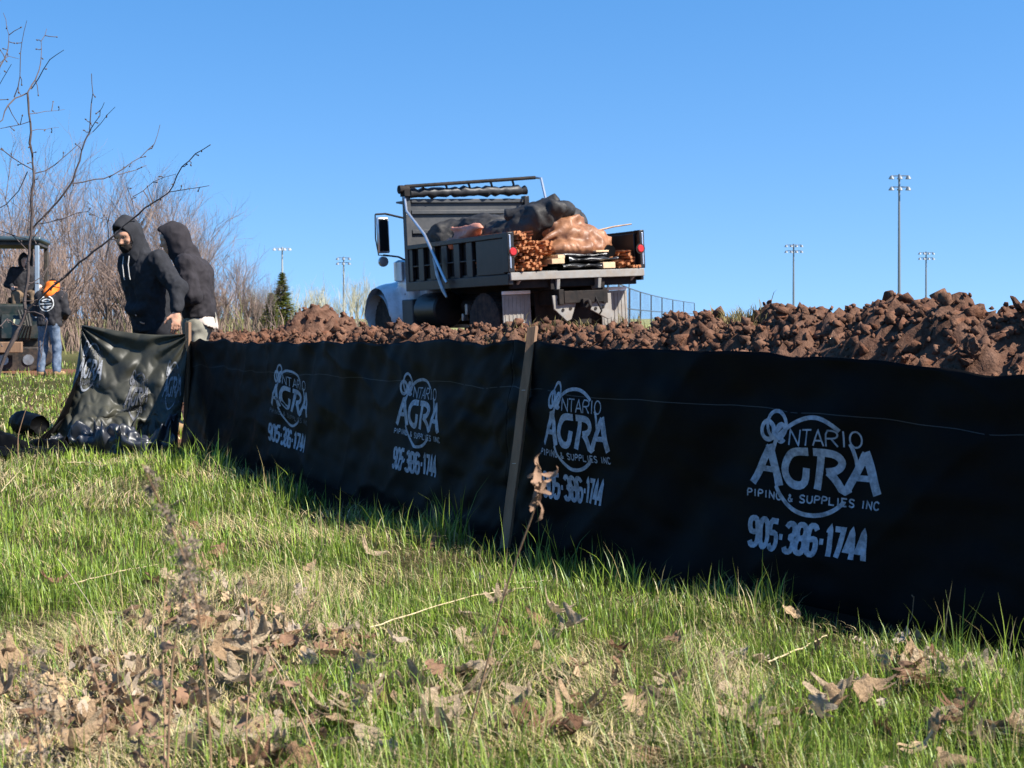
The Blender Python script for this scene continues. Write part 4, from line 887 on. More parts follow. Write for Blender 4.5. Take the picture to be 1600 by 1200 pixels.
        mb = MB(); pts = [hp(.092*math.cos(a), -.115+.025*abs(math.sin(a))*(1 if math.sin(a) > 0 else .2)+.02*abs(math.cos(a)), .0+.135*math.sin(a)) for a in np.linspace(0, 2*math.pi, 26)]
        if cords:
            for sx in (.035, -.03):
                p0 = g['neck']+ax*sx*1.2+np.array([0, -.115, -.03]); mb = MB(); mb.tube([p0, p0+np.array([.004, -.012, -.07]), p0+np.array([.0, .002, -.16]), p0+np.array([.006, .006, -.19])], .0045, 6); mb.build('cord', CORD, E_)
    if neckhood:
        S = SDF(hc-.32, hc+.26, .010); S.ell(hp(0, .035, .0), (.118, .14, .13), HM, .03); S.cone(hp(0, .05, -.05), g['neck']+np.array([0, .06, -.02]), .115, .125, .05); S.ell(hp(0, -.13, .0), (.085, .12, .13), HM, .01, 'cut'); S.plane(hp(0, 0, .06), HM@np.array([0, .1, 1.0]))
        obj('hood', S.mesh('hood', wrinkle(.008, 8, seed+4)), neckhood, E_, angle=180)
    if shirt:
        S = SDF(lo, hi, h*1.3); 
        for q in (1, -1): S.cone(g['pelvis']+ax*q*.075*b+up*(hem-1.06), g['pelvis']+ax*q*.075*b+up*.05, .139*b, .125*b, .04)
        S.plane(g['pelvis']+up*(hem-1.01), np.array([0, -.45, -1.])); S.plane(g['pelvis']+up*.06, up); obj('shirt', S.mesh('shirt', wrinkle(.008, 8, seed+2)), shirt, E_, angle=180)
    # --- trousers and boots
    S = SDF(lo, hi, h*1.3)
    for s in ('l', 'r'):
        S.cone(g['pelvis'], g['hip'+s], .125, .108, .05); S.cone(g['hip'+s], g['kn'+s], .104, .082, .04); S.cone(g['kn'+s], g['an'+s]+np.array([0, 0, .02]), .080, .074, .03)
    S.plane(g['pelvis']+up*.12, up); obj('trousers', S.mesh('trousers', wrinkle(.013, 8, seed+7)), trousers, E_, angle=180)
    for s in ('l', 'r'):
        S = SDF(np.minimum(g['an'+s], g['to'+s])-.14, np.maximum(g['an'+s], g['to'+s])+.16, .010); to = g['to'+s]; an = g['an'+s]
        S.cone(an+np.array([0, 0, .08]), an-np.array([0, 0, .02]), .062, .06, .02); S.cone(an-np.array([0, -.02, .035]), to, .052, .048, .03); S.plane((0, 0, to[2]-.045), (0, 0, -1)); obj(bootname, S.mesh('boot'), boots, E_, angle=180)
    return E_
def gz(x, y): return float(base_z(x, y))
STAND = dict(hipl=(.095, .04, .93), hipr=(-.095, .04, .93), knl=(.11, .0, .50), knr=(-.11, -.02, .50), anl=(.12, .05, .09), anr=(-.12, .03, .09), tol=(.14, -.13, .045), tor=(-.14, -.15, .045))
person('man in charcoal hoodie with hood up and beard, looking down and gripping the fence corner', (-2.95, 11.12, gz(-2.95, 11.12)), R(-42),
       dict(STAND, pelvis=(0, .04, .98), chest=(0, -.06, 1.36), neck=(0, -.11, 1.53), head=(-.02, -.20, 1.665), shl=(.20, -.06, 1.46), shr=(-.20, -.07, 1.45), ell=(.385, .0, 1.24), elr=(-.22, .02, 1.18), wrl=(.45, -.06, 1.045), wrr=(-.04, -.06, 1.07), hdl=(.15, -.12, -1), hdr=(.5, -.2, -1), thl=(-.3, -1, 0), thr=(.2, -1, 0), pml=(-1, -.2, 0), pmr=(1, 0, 0)),
       (R(22), R(20), R(-4)), HOODIE, DARKPANTS, hood=HOODIE, beanie=True, beard=True, hem=.93, bulk=.96, cords=True, seed=1, h=.008, pocket=True)
person('man in washed black hooded jacket seen from the side, pale shirt hem over khaki trousers', (-2.755, 11.78, gz(-2.755, 11.78)), R(-88),
       dict(STAND, pelvis=(0, .06, .98), chest=(0, .02, 1.36), neck=(0, -.06, 1.52), head=(0, -.17, 1.665), shl=(.21, -.02, 1.45), shr=(-.20, -.02, 1.44), ell=(.30, .05, 1.17), elr=(-.30, .0, 1.16), wrl=(.24, -.20, 1.10), wrr=(-.2, -.24, 1.06), hdl=(-.1, -1, -.4), hdr=(0, -1, -.4), thl=(0, 0, 1), thr=(0, 0, 1), pml=(-1, 0, 0), pmr=(1, 0, 0)),
       (R(8), R(12), 0), HOODIE2, KHAKI, hood=HOODIE2, hem=.99, bulk=.97, shirt=PALESHIRT, seed=4, h=.008)
P3 = person('worker with orange hood, black jacket and blue jeans standing with his back turned', (-8.27, 24.4, gz(-8.27, 24.4)), R(172),
       dict(STAND, pelvis=(0, .02, .97), chest=(0, -.02, 1.34), neck=(0, -.06, 1.50), head=(0, -.13, 1.61), shl=(.20, -.02, 1.43), shr=(-.20, -.02, 1.43), ell=(.28, -.03, 1.15), elr=(-.29, -.04, 1.15), wrl=(.16, -.26, 1.06), wrr=(-.16, -.26, 1.05), hdl=(-.3, -1, 0), hdr=(.3, -1, 0), thl=(0, 0, 1), thr=(0, 0, 1), knl=(.13, .0, .50), knr=(-.13, .0, .50), anl=(.15, .05, .09), anr=(-.15, .05, .09), tol=(.18, -.13, .045), tor=(-.18, -.13, .045)),
       (0, R(20), R(8)), JACKET, JEANS, beanie=True, neckhood=ORANGE, hem=.90, bulk=1.06, seed=7, h=.013)
# round print on the back of that jacket, wrapped onto the cloth
def back_print():
    j = [c for c in P3.children if c.name.startswith('jacket')][0]; bv = BVHTree.FromPolygons([v.co[:] for v in j.data.vertices], [p.vertices[:] for p in j.data.polygons])
    def mapf(q, lift):
        out = []
        for x, z in q:
            hit = bv.ray_cast(Vector((x, 1.0, z)), Vector((0, -1, 0))); p = hit[0] if hit[0] else Vector((x, .15, z)); out.append((p.x, p.y+lift+.004, p.z))
        return np.array(out)
    mb = MB(); c = (0, 1.30); k = 0
    for q, w in ([(arc(c[0], c[1], .135, .135, 0, 360, 40), .014), (np.array([(-.10, 1.30), (.12, 1.29)]), .022), (chaikin([(-.08, 1.36), (0, 1.385), (.09, 1.35), (.03, 1.335), (-.06, 1.34)], n=2), .018), (chaikin([(-.10, 1.26), (-.02, 1.235), (.08, 1.25), (.03, 1.215), (-.05, 1.22)], n=2), .018)]):
        k += .0004; ribbon(mb, q, w, mapf, k)
    mb.build('back_print', WHITEINK, j, smooth=False)
back_print()

# ------------------------------------------------------------------ ride-on machine at the left
def build_machine():
    loc = (-9.92, 26.2, gz(-9.92, 26.2)); T = empty('ride_on_trencher', 'dark green ride-on trenching machine with canopy beside the bare thicket', 'machine', loc, R(12))
    MG = mat('dark_green_paint', (.009, .017, .013), .35, .25, 4, .0008, 40, spec=.5, dirt=(.06, .05, .04), dscale=5, damt=.3); MBK = mat('machine_black', (.02, .02, .02), .6, .3, 5, .002, 30, spec=.3, dirt=(.07, .055, .04), dscale=5, damt=.4)
    CAN = mat('teal_canopy', (.03, .05, .06), .3, .2, 3, spec=.5)
    def P(name, m, fn, parent=T, bevel=.012):
        mb = MB(); fn(mb); o = mb.build(name, m, parent, True, bevel); fix_normals(o.data); return o
    P('canopy', CAN, lambda m: m.box((-1.0, -.75, 2.44), (.92, .75, 2.54)), bevel=.04); P('canopy_rim', MBK, lambda m: m.box((-.96, -.70, 2.37), (.88, .70, 2.437)))
    for x, y, mm in ((.84, -.68, mat('pale_blue_post', (.20, .25, .31), .4, .1)), (-.92, -.68, MBK), (.84, .68, MBK), (-.92, .68, MBK), (.56, .60, MBK)):
        P('canopy_post', mm, lambda m, x=x, y=y: m.box((x-.04, y-.04, 1.0), (x+.04, y+.04, 2.37)))
    P('chassis', MBK, lambda m: m.box((-1.0, -.6, .45), (.85, .7, .95)), bevel=.03); P('engine_cover', MG, lambda m: m.box((-.95, -.62, .95), (.84, .6, 1.275)), bevel=.05)
    P('front_cowl', MG, lambda m: m.prism([(-.70, .60), (-.68, 1.0), (-.62, 1.10), (-.58, .60)], .18, .88, 0), bevel=.03)
    for i in range(5): P('grille_slat', MBK, lambda m, i=i: m.box((-.9+.2*i, -.665, .98), (-.82+.2*i, -.618, 1.24)))
    P('seat', MBK, lambda m: (m.box((.24, -.2, 1.28), (.76, .3, 1.40)),), bevel=.04); P('seat_back', MBK, lambda m: m.box((.24, .28, 1.38), (.76, .40, 1.95)), bevel=.05)
    P('control_console', MBK, lambda m: m.box((-.10, -.5, 1.26), (.04, .1, 1.62)), bevel=.03)
    for x, y in ((-.06, -.4), (-.01, -.3), (-.03, -.1)): P('lever', MBK, lambda m, x=x, y=y: (m.tube([(x, y, 1.6), (x-.02, y-.04, 1.84)], .012, 6), lathe(m, [(.005, 0), (.025, .015), (.025, .04), (.005, .055)], (x-.02, y-.04, 1.83), 'z', 8)), bevel=0)
    P('decal_plate', mat('pale_yellow_plate', (.65, .62, .38), .5, .1), lambda m: m.box((.42, -.715, .88), (.62, -.702, .98)), bevel=.003)
    P('front_beam', WOOD_DK, lambda m: m.box((-1.2, -1.05, .36), (.62, -.92, .56)))
    for x in (-.9, .35): P('beam_arm', MBK, lambda m, x=x: m.box((x-.06, -.92, .42), (x+.06, -.55, .56)))
    for y in (-.62, .68):
        tr = P('track', RUBBER, lambda m, y=y: m.prism([(-1.15, .12), (-.98, .0), (.78, .0), (.95, .12), (1.0, .3), (.85, .46), (-1.05, .46), (-1.2, .3)], y-.17, y+.17), bevel=.03)
        for i in range(12): P('track_lug', RUBBER, lambda m, i=i, y=y: m.box((-.95+i*.15, y-.18, -.015), (-.90+i*.15, y+.18, .03)), tr)
        for x in (-.85, -.3, .25, .7): P('track_roller', STEEL, lambda m, x=x, y=y: lathe(m, [(.1, -.19), (.1, .19)], (x, y, .22), 'y', 14), tr, bevel=0)
    for i in range(4): P('hydraulic_hose', MBK, lambda m, i=i: m.tube([(.5+.06*i, -.70, 1.15), (.62+.05*i, -.85-.04*i, .85), (.5+.07*i, -.80, .6), (.2+.1*i, -.7, .5)], .02, 6), bevel=0)
    for x in (-.86, -.72): P('cable_coil', mat('pale_hose', (.45, .44, .40), .6, .2), lambda m, x=x: m.tube([(x, -.7, 1.5), (x+.02, -.74, 1.2), (x-.02, -.72, .9), (x+.03, -.7, .75)], .025, 6), bevel=0)
    bpy.context.view_layer.update(); return T
MACH = build_machine(); MM = MACH.matrix_world
pw = MM @ Vector((.50, .10, 0))
person('operator in black hood seated under the machine canopy', (pw.x, pw.y, loc_z := pw.z), R(22),
       dict(pelvis=(0, .05, 1.47), chest=(0, .02, 1.82), neck=(0, -.01, 1.97), head=(0, -.06, 2.10), shl=(.19, 0, 1.90), shr=(-.19, 0, 1.90), ell=(.30, -.06, 1.66), elr=(-.30, -.06, 1.66), wrl=(.28, -.30, 1.62), wrr=(-.22, -.30, 1.58), hdl=(0, -1, 0), hdr=(0, -1, 0), thl=(-1, 0, .4), thr=(1, 0, .4), pml=(0, 0, -1), pmr=(0, 0, -1), hipl=(.10, .0, 1.44), hipr=(-.10, .0, 1.44), knl=(.16, -.42, 1.44), knr=(-.16, -.42, 1.44), anl=(.16, -.52, 1.06), anr=(-.16, -.52, 1.06), tol=(.17, -.70, 1.0), tor=(-.17, -.70, 1.0)),
       (R(10), R(8), 0), JACKET, BROWNPANTS, skin=SKIN2, hood=JACKET, hem=.93, bulk=1.05, seed=12, h=.013)

# ------------------------------------------------------------------ far things: trees, light poles, chain-link fence
def make_tree(seed, H=6.0, stems=1, spread=.5, depth=5, up=.25, nb=(3, 4), r0=.052, droop=0):
    """returns (trunk mesh, crown mesh): thin tapering tubes"""
    rs = np.random.default_rng(seed); tr, cr = MB(), MB()
    def grow(p, d, L, r, lev):
        n = 4; pts = [p]; q = p.copy(); dd = d.copy()
        for i in range(n):
            dd = dd+rs.normal(size=3)*.10+np.array([0, 0, up*.12-droop*.05*lev]); dd /= np.linalg.norm(dd); q = q+dd*L/n; pts.append(q)
        (tr if lev == 0 else cr).tube(pts, np.linspace(r, r*.45, n+1), 5 if lev == 0 else 3, cap=False)
        if lev >= depth: return
        k = rs.integers(nb[0], nb[1]+1)+(2 if lev == 0 else 0)
        for j in range(k):
            t = rs.uniform(.30, 1.0) if j else 1.0; i = min(int(t*n), n-1); f = t*n-i; b = pts[i]*(1-f)+pts[i+1]*f
            a = rs.normal(size=3); a -= dd*(a@dd); a /= np.linalg.norm(a); nd = dd*1.0+a*spread*rs.uniform(.6, 1.5)+np.array([0, 0, up]); nd /= np.linalg.norm(nd)
            grow(b, nd, L*rs.uniform(.5, .78), r*(.62 if j else .7)*(1-.3*t), lev+1)
    for s in range(stems):
        a = rs.uniform(0, 6.28); d = np.array([math.cos(a)*.18*(stems > 1), math.sin(a)*.18*(stems > 1), 1.]); grow(np.array([math.cos(a), math.sin(a), 0])*.25*(stems > 1), d/np.linalg.norm(d), H*.42, r0, 0)
    return tr.mesh('trunk'), cr.mesh('crown')
def place_trees(kinds, spots, name, group):
    first = {}
    for i, (x, y, sc, k) in enumerate(spots):
        tm, cm, mt, label = kinds[k]; q = 800+x/y*F
        label = label.replace('behind the workers', 'beyond the canopied machine' if q < 100 else 'behind the two hooded men' if q < 330 else 'beside the small spruce')
        e = empty(name, label, 'tree', (x, y, gz(x, y)-.05), RNG.uniform(0, 6.28), group); e.scale = (sc, sc, sc*RNG.uniform(.9, 1.1))
        for nm, me in (('trunk', tm), ('crown', cm)):
            if not len(me.materials): me.materials.append(mt)
            o = bpy.data.objects.new(nm, me); COL.objects.link(o); o.parent = e
KT = [make_tree(1, 6.5, 1, .55, 4)+(BARK_GREY, 'tall grey leafless tree in the thicket behind the workers'), make_tree(2, 5.0, 4, .5, 3)+(BARK_TAN, 'many-stemmed tan leafless shrub in the thicket behind the workers'),
      make_tree(3, 6.0, 2, .6, 4)+(BARK_GREY, 'twin-stemmed grey leafless tree in the thicket behind the workers'), make_tree(4, 4.2, 6, .45, 3, nb=(3, 5))+(BARK_TAN, 'dense brushy tan leafless shrub in the thicket behind the workers'),
      make_tree(5, 6.2, 1, .5, 4, nb=(3, 4))+(BARK_TAN, 'tall tan-barked leafless tree in the thicket behind the workers')]
spots = []
for i in range(82):
    px = -160+(i+.5)/82*590+RNG.uniform(-14, 14); y = RNG.uniform(40, 58); x = (px-800)/F*y
    topy = np.interp(px, [-150, 60, 150, 210, 290, 330, 380, 420], [255, 262, 268, 288, 318, 362, 400, 430]); want = 1+(498-topy)/F*y-gz(x, y)
    k = int(RNG.integers(0, 5)); base = (6.6, 5.2, 6.2, 4.4, 6.3)[k]; spots.append((x, y, want/base*(RNG.uniform(.85, 1.25) if k in (0, 2, 4) else RNG.uniform(.5, .85)), k))
place_trees(KT, spots, 'leafless_tree', 'leafless thicket trees')
KS = [make_tree(11, 4.0, 3, .4, 3, up=.4)+(BARK_PALE, 'pale slender leafless tree between the small spruce and the truck'), make_tree(12, 4.0, 5, .35, 3, up=.45)+(BARK_PALE, 'pale clump of upright stems between the small spruce and the truck')]
sp2 = []
for px, topy, y in ((470, 440, 60), (488, 428, 66), (505, 430, 62), (522, 452, 70), (545, 425, 64), (556, 412, 68), (568, 425, 66), (580, 446, 72), (600, 455, 76), (460, 455, 64), (498, 460, 75), (535, 455, 78), (616, 470, 80), (410, 440, 62), (398, 425, 60)):
    x = (px-800)/F*y; sp2.append((x, y, (1+(498-topy)/F*y-gz(x, y))/4.3, int(RNG.integers(0, 2))))
place_trees(KS, sp2, 'slender_tree', 'slender pale trees')
# brush filling the foot of the thicket
def brush():
    rs = np.random.default_rng(21); n = 4200; px = rs.uniform(-200, 660, n); y = rs.uniform(38, 64, n); x = (px-800)/F*y; z = base_z(x, y)
    h = np.interp(px, [-200, 300, 400, 450, 660], [2.6, 2.2, 1.7, 1.2, .7])*rs.uniform(.35, 1.0, n)*rs.uniform(.5, 1, n); w = rs.uniform(.008, .02, n); lean = rs.normal(size=(n, 2))*.28
    a = rs.uniform(0, 3.14, n); dx, dy = np.cos(a)*w, np.sin(a)*w; B = np.stack([x, y, z], 1); M = B+np.stack([lean[:, 0]*h*.4, lean[:, 1]*h*.4, h*.55], 1); T_ = B+np.stack([lean[:, 0]*h*1.2, lean[:, 1]*h, h], 1); D = np.stack([dx, dy, 0*dx], 1)
    V = np.stack([B-D, B+D, M+D*.7, M-D*.7, T_], 1).reshape(-1, 3); i = np.arange(n)[:, None]*5; Fq = np.concatenate([i+np.array([[0, 1, 2]]), i+np.array([[0, 2, 3]]), i+np.array([[3, 2, 4]])])
    me = mesh_np('brush', V, Fq); c = np.where(rs.random((n, 1)) < .22, np.array([[.20, .20, .07]]), np.array([[.23, .165, .13]]))*rs.uniform(.55, 1.2, (n, 1)); c = np.repeat(np.concatenate([c, np.ones((n, 1))], 1), 5, 0)
    me.color_attributes.new('Col', 'FLOAT_COLOR', 'POINT').data.foreach_set('color', c.astype(np.float32).ravel())
    obj('brush', me, mat('brush_stems', (1, 1, 1), .95, attr='Col', spec=.1), None, False, kind='stuff', label='tangle of dry stems at the foot of the thicket', cat='brush')
brush()
def spruce(px, topy, y, label, sc_w=1.0):
    x = (px-800)/F*y; g0 = gz(x, y); H = 1+(498-topy)/F*y-g0; e = empty('spruce_tree', label, 'tree', (x, y, g0)); rs = np.random.default_rng(int(px)); t = MB(); t.tube([(0, 0, 0), (0, 0, H*.98)], [.07, .01], 6); t.build('trunk', BARK, e)
    V = []; n = 0; m = MB()
    for i in range(1500):
        f = rs.random()**.8; z = H*(.06+.94*f); a = rs.uniform(0, 6.28); R_ = (1-f)*H*.30*sc_w*rs.uniform(.2, 1.0)*(.55+.6*abs(float(noise(z*2.2, a*.9, px))))+.03; L = .10+.16*(1-f); p = np.array([math.cos(a)*R_, math.sin(a)*R_, z-.12*R_]); d = np.array([math.cos(a), math.sin(a), rs.uniform(-.1, .35)])*L; s = np.array([-math.sin(a), math.cos(a), rs.uniform(-.4, .4)])*L*.30
        m.add([p-d*.5-s, p-d*.5+s, p+d], [(0, 1, 2)])
    m.build('crown', mat('spruce_green', (.16, .18, .045), .8, .6, 3, spec=.2, trans=.3), e, False)
spruce(441, 426, 46, 'small dark green spruce standing before the leafless thicket', 1.35); spruce(424, 458, 45, 'stunted lower spruce beside the taller dark spruce', .8)
def light_pole(px, topy, y, label, rows=2, lamps=3, r=.16, w=2.6, m=None):
    x = (px-800)/F*y; g0 = gz(x, y); H = 1+(498-topy)/F*y-g0; m = m or mat('galvanised_pole', (.16, .18, .20), .5, .1, metal=.3); e = empty('floodlight_pole', label, 'light pole', (x, y, g0), 0, 'sports field floodlights')
    def P(n, fn, mm=m):
        b = MB(); fn(b); o = b.build(n, mm, e); fix_normals(o.data)
    P('pole', lambda b: b.tube([(0, 0, 0), (0, 0, H)], [r, r*.6], 10))
    for k in range(rows):
        z = H-.25-k*H*.075; P('crossarm', lambda b: b.box((-w/2, -.06, z-.07), (w/2, .06, z+.07)))
        for i in range(lamps):
            xx = -w/2+w*(i+.0)/(lamps-1); P('lamp', lambda b: lathe(b, [(.05, .3), (.22, .15), (.42, -.2), (.40, -.22)], (xx, -.35, z-.25), 'z', 10))
light_pole(1405, 272, 187, 'tallest and nearest floodlight pole rising over the soil bank', 2, 3, .22, 2.3); light_pole(1240, 381, 300, 'twin-row floodlight pole beside the tallest one, over the grassy soil tuft', 2, 4, .26, 3.4); light_pole(1447, 393, 320, 'shorter floodlight pole just beyond the tallest one', 2, 4, .26, 3.2)
wp = mat('pale_pole', (.30, .31, .32), .5, .1); light_pole(441, 386, 280, 'pale floodlight pole standing above the small spruce', 1, 4, .25, 3.2, wp); light_pole(537, 401, 300, 'floodlight pole among the slender pale trees', 2, 3, .25, 2.6); light_pole(983, 428, 150, 'thin pole rising behind the chain-link fence', 1, 2, .10, .5)
def chain_fence():
    P0, P1 = at(966, 437, 82), at(1085, 470, 150); e = empty('chain_link_fence', 'tall chain-link ball-field fence seen beyond the truck tail', 'fence', (P0[0], P0[1], gz(P0[0], P0[1]))); m = mat('dark_fence_pipe', (.035, .045, .065), .5, .1); O = Vector(e.location)
    zt = P0[2]; pts = []
    for k in range(9):
        f = k/8; d = 82+(205-82)*f**1.2; px = 950+(1085-950)*f; x = (px-800)/F*d; pts.append((x, d, gz(x, d), zt))
    pts = [(x, d, g_, zt-.0*i) for i, (x, d, g_, zt) in enumerate(pts)]
    def B(n, fn):
        b = MB(); fn(b); o = b.build(n, m, e); o.matrix_parent_inverse = Matrix.Translation(-O)
    for x, d, g_, z in pts: B('post', lambda b: b.tube([(x, d, g_), (x, d, z)], .07, 8))
    for a, b_ in zip(pts[:-1], pts[1:]):
        for f in (1.0, .45): B('rail', lambda b: b.tube([(a[0], a[1], a[2]+(a[3]-a[2])*f), (b_[0], b_[1], b_[2]+(b_[3]-b_[2])*f)], .045, 6))
    wires = MB()
    for a, b_ in zip(pts[:-1], pts[1:]):
        for s in (1, -1):
            for k in range(26):
                f0 = k/25; A = np.array(a[:2])*(1-f0)+np.array(b_[:2])*f0; f1 = np.clip(f0+s*.32, 0, 1); hh = abs(f1-f0)/.32; C = np.array(a[:2])*(1-f1)+np.array(b_[:2])*f1; g_ = a[2]; wires.tube([(A[0], A[1], g_), (C[0], C[1], g_+(a[3]-g_)*hh)], .0035, 3, False)
    o = wires.build('wire_mesh', m, e, kind='stuff'); o.matrix_parent_inverse = Matrix.Translation(-O)
chain_fence()

# ------------------------------------------------------------------ bare sapling in front at the left
def sapling():
    D0 = 7.4; e = empty('bare_sapling', 'bare dark sapling with budding twigs leaning in beside the fabric end', 'tree', (-3.1, 7.4, gz(-3.1, 7.4))); O = Vector(e.location); rs = np.random.default_rng(4); cnt = [0]
    buds = MB()
    def br(name, P, r0, r1, spur=True, dz=0.0):
        cnt[0] += 1; P = np.array(P, float); n = len(P); d = D0+dz+np.linspace(0, 1, n)*rs.uniform(-.35, .35)*(cnt[0] > 1)
        pts = np.array([at(x, y, q) for (x, y), q in zip(P, d)]); s = np.concatenate([[0], np.cumsum(np.linalg.norm(np.diff(pts, axis=0), axis=1))]); t = np.linspace(0, s[-1], max(4, int(s[-1]/.05)))
        C = np.stack([np.interp(t, s, pts[:, i]) for i in range(3)], 1); C[1:-1] += rs.normal(size=(len(t)-2, 3))*.004; rr = np.linspace(r0, r1, len(t))*.72; b = MB(); b.tube(C, rr*(1+.1*rs.normal(size=len(t))), 6); o = b.build(name, BARK, e); o.matrix_parent_inverse = Matrix.Translation(-O)
        if spur:
            for k in range(1, len(t)-1):
                if rs.random() < .75:
                    a = rs.normal(size=3)*np.array([1, .6, 1]); a /= np.linalg.norm(a); L = rs.uniform(.008, .03) if rs.random() < .8 else rs.uniform(.04, .11); p = C[k]; q = p+a*L; buds.tube([p, (p+q)/2+rs.normal(size=3)*.003, q], [.0028, .0022, .0018], 4); buds.tube([q-a*.004, q+a*.003, q+a*.009], [.002, .0048, .0012], 5)
    br('trunk', [(-75, 800), (-40, 700), (-8, 610), (6, 562), (22, 530), (40, 488)], .020, .0125, False); br('stem', [(40, 488), (41, 450), (44, 410), (48, 360), (50, 300), (51, 265), (47, 200), (43, 145)], .0125, .007)
    br('branch', [(42, 486), (80, 448), (108, 426), (135, 402), (175, 370), (210, 338), (265, 300), (280, 265), (310, 235), (329, 226)], .010, .003); br('branch', [(265, 300), (300, 295), (327, 290)], .004, .002)
    br('branch', [(48, 360), (75, 330), (113, 287), (125, 250), (137, 215), (142, 185), (143, 115)], .0085, .0025); br('branch', [(139, 210), (155, 180), (163, 160)], .004, .002); br('branch', [(145, 206), (165, 183), (180, 167)], .003, .0015)
    br('branch', [(113, 287), (150, 282), (185, 272), (210, 252), (238, 230), (250, 195)], .0055, .002); br('branch', [(185, 273), (210, 266), (229, 258)], .0035, .0018); br('branch', [(54, 271), (78, 265), (102, 246), (126, 222)], .0045, .002)
    br('branch', [(207, 308), (240, 285), (275, 272)], .003, .0015); br('branch', [(210, 330), (207, 305), (203, 288), (195, 277)], .003, .0015)
    br('branch', [(43, 145), (60, 112), (65, 75), (73, 45)], .0055, .002); br('branch', [(50, 138), (78, 95), (100, 78)], .004, .002); br('branch', [(43, 145), (20, 155), (0, 188), (-30, 215)], .005, .004); br('branch', [(22, 152), (31, 120), (31, 80), (36, 60), (42, 32)], .004, .0018)
    br('branch', [(51, 265), (25, 250), (0, 233), (-30, 220)], .004, .003); br('branch', [(43, 268), (30, 300), (20, 313), (0, 325), (-30, 335)], .0035, .003); br('branch', [(46, 190), (20, 196), (0, 201)], .003, .002); br('branch', [(48, 205), (70, 203), (92, 199)], .0028, .0012); br('branch', [(47, 178), (75, 175), (101, 171)], .0028, .0012); br('branch', [(-20, 140), (5, 100), (16, 58), (5, 20)], .005, .002); br('branch', [(-15, 120), (10, 88), (30, 92)], .003, .0015); br('branch', [(-20, 170), (0, 130), (18, 100)], .003, .002)
    br('branch', [(42, 488), (62, 487), (75, 497), (68, 530), (60, 572)], .0055, .002); br('branch', [(30, 510), (12, 500), (-20, 520)], .005, .004); br('branch', [(44, 446), (60, 436), (75, 416), (80, 395)], .004, .002); br('branch', [(80, 448), (110, 452), (150, 458)], .003, .0015); br('branch', [(108, 426), (110, 405), (121, 392)], .003, .0015); br('branch', [(60, 350), (90, 345), (130, 330), (175, 345)], .0035, .0015); br('branch', [(46, 395), (25, 372), (0, 360)], .004, .003)
    o = buds.build('buds', BARK, e, kind='stuff'); o.matrix_parent_inverse = Matrix.Translation(-O)
sapling()

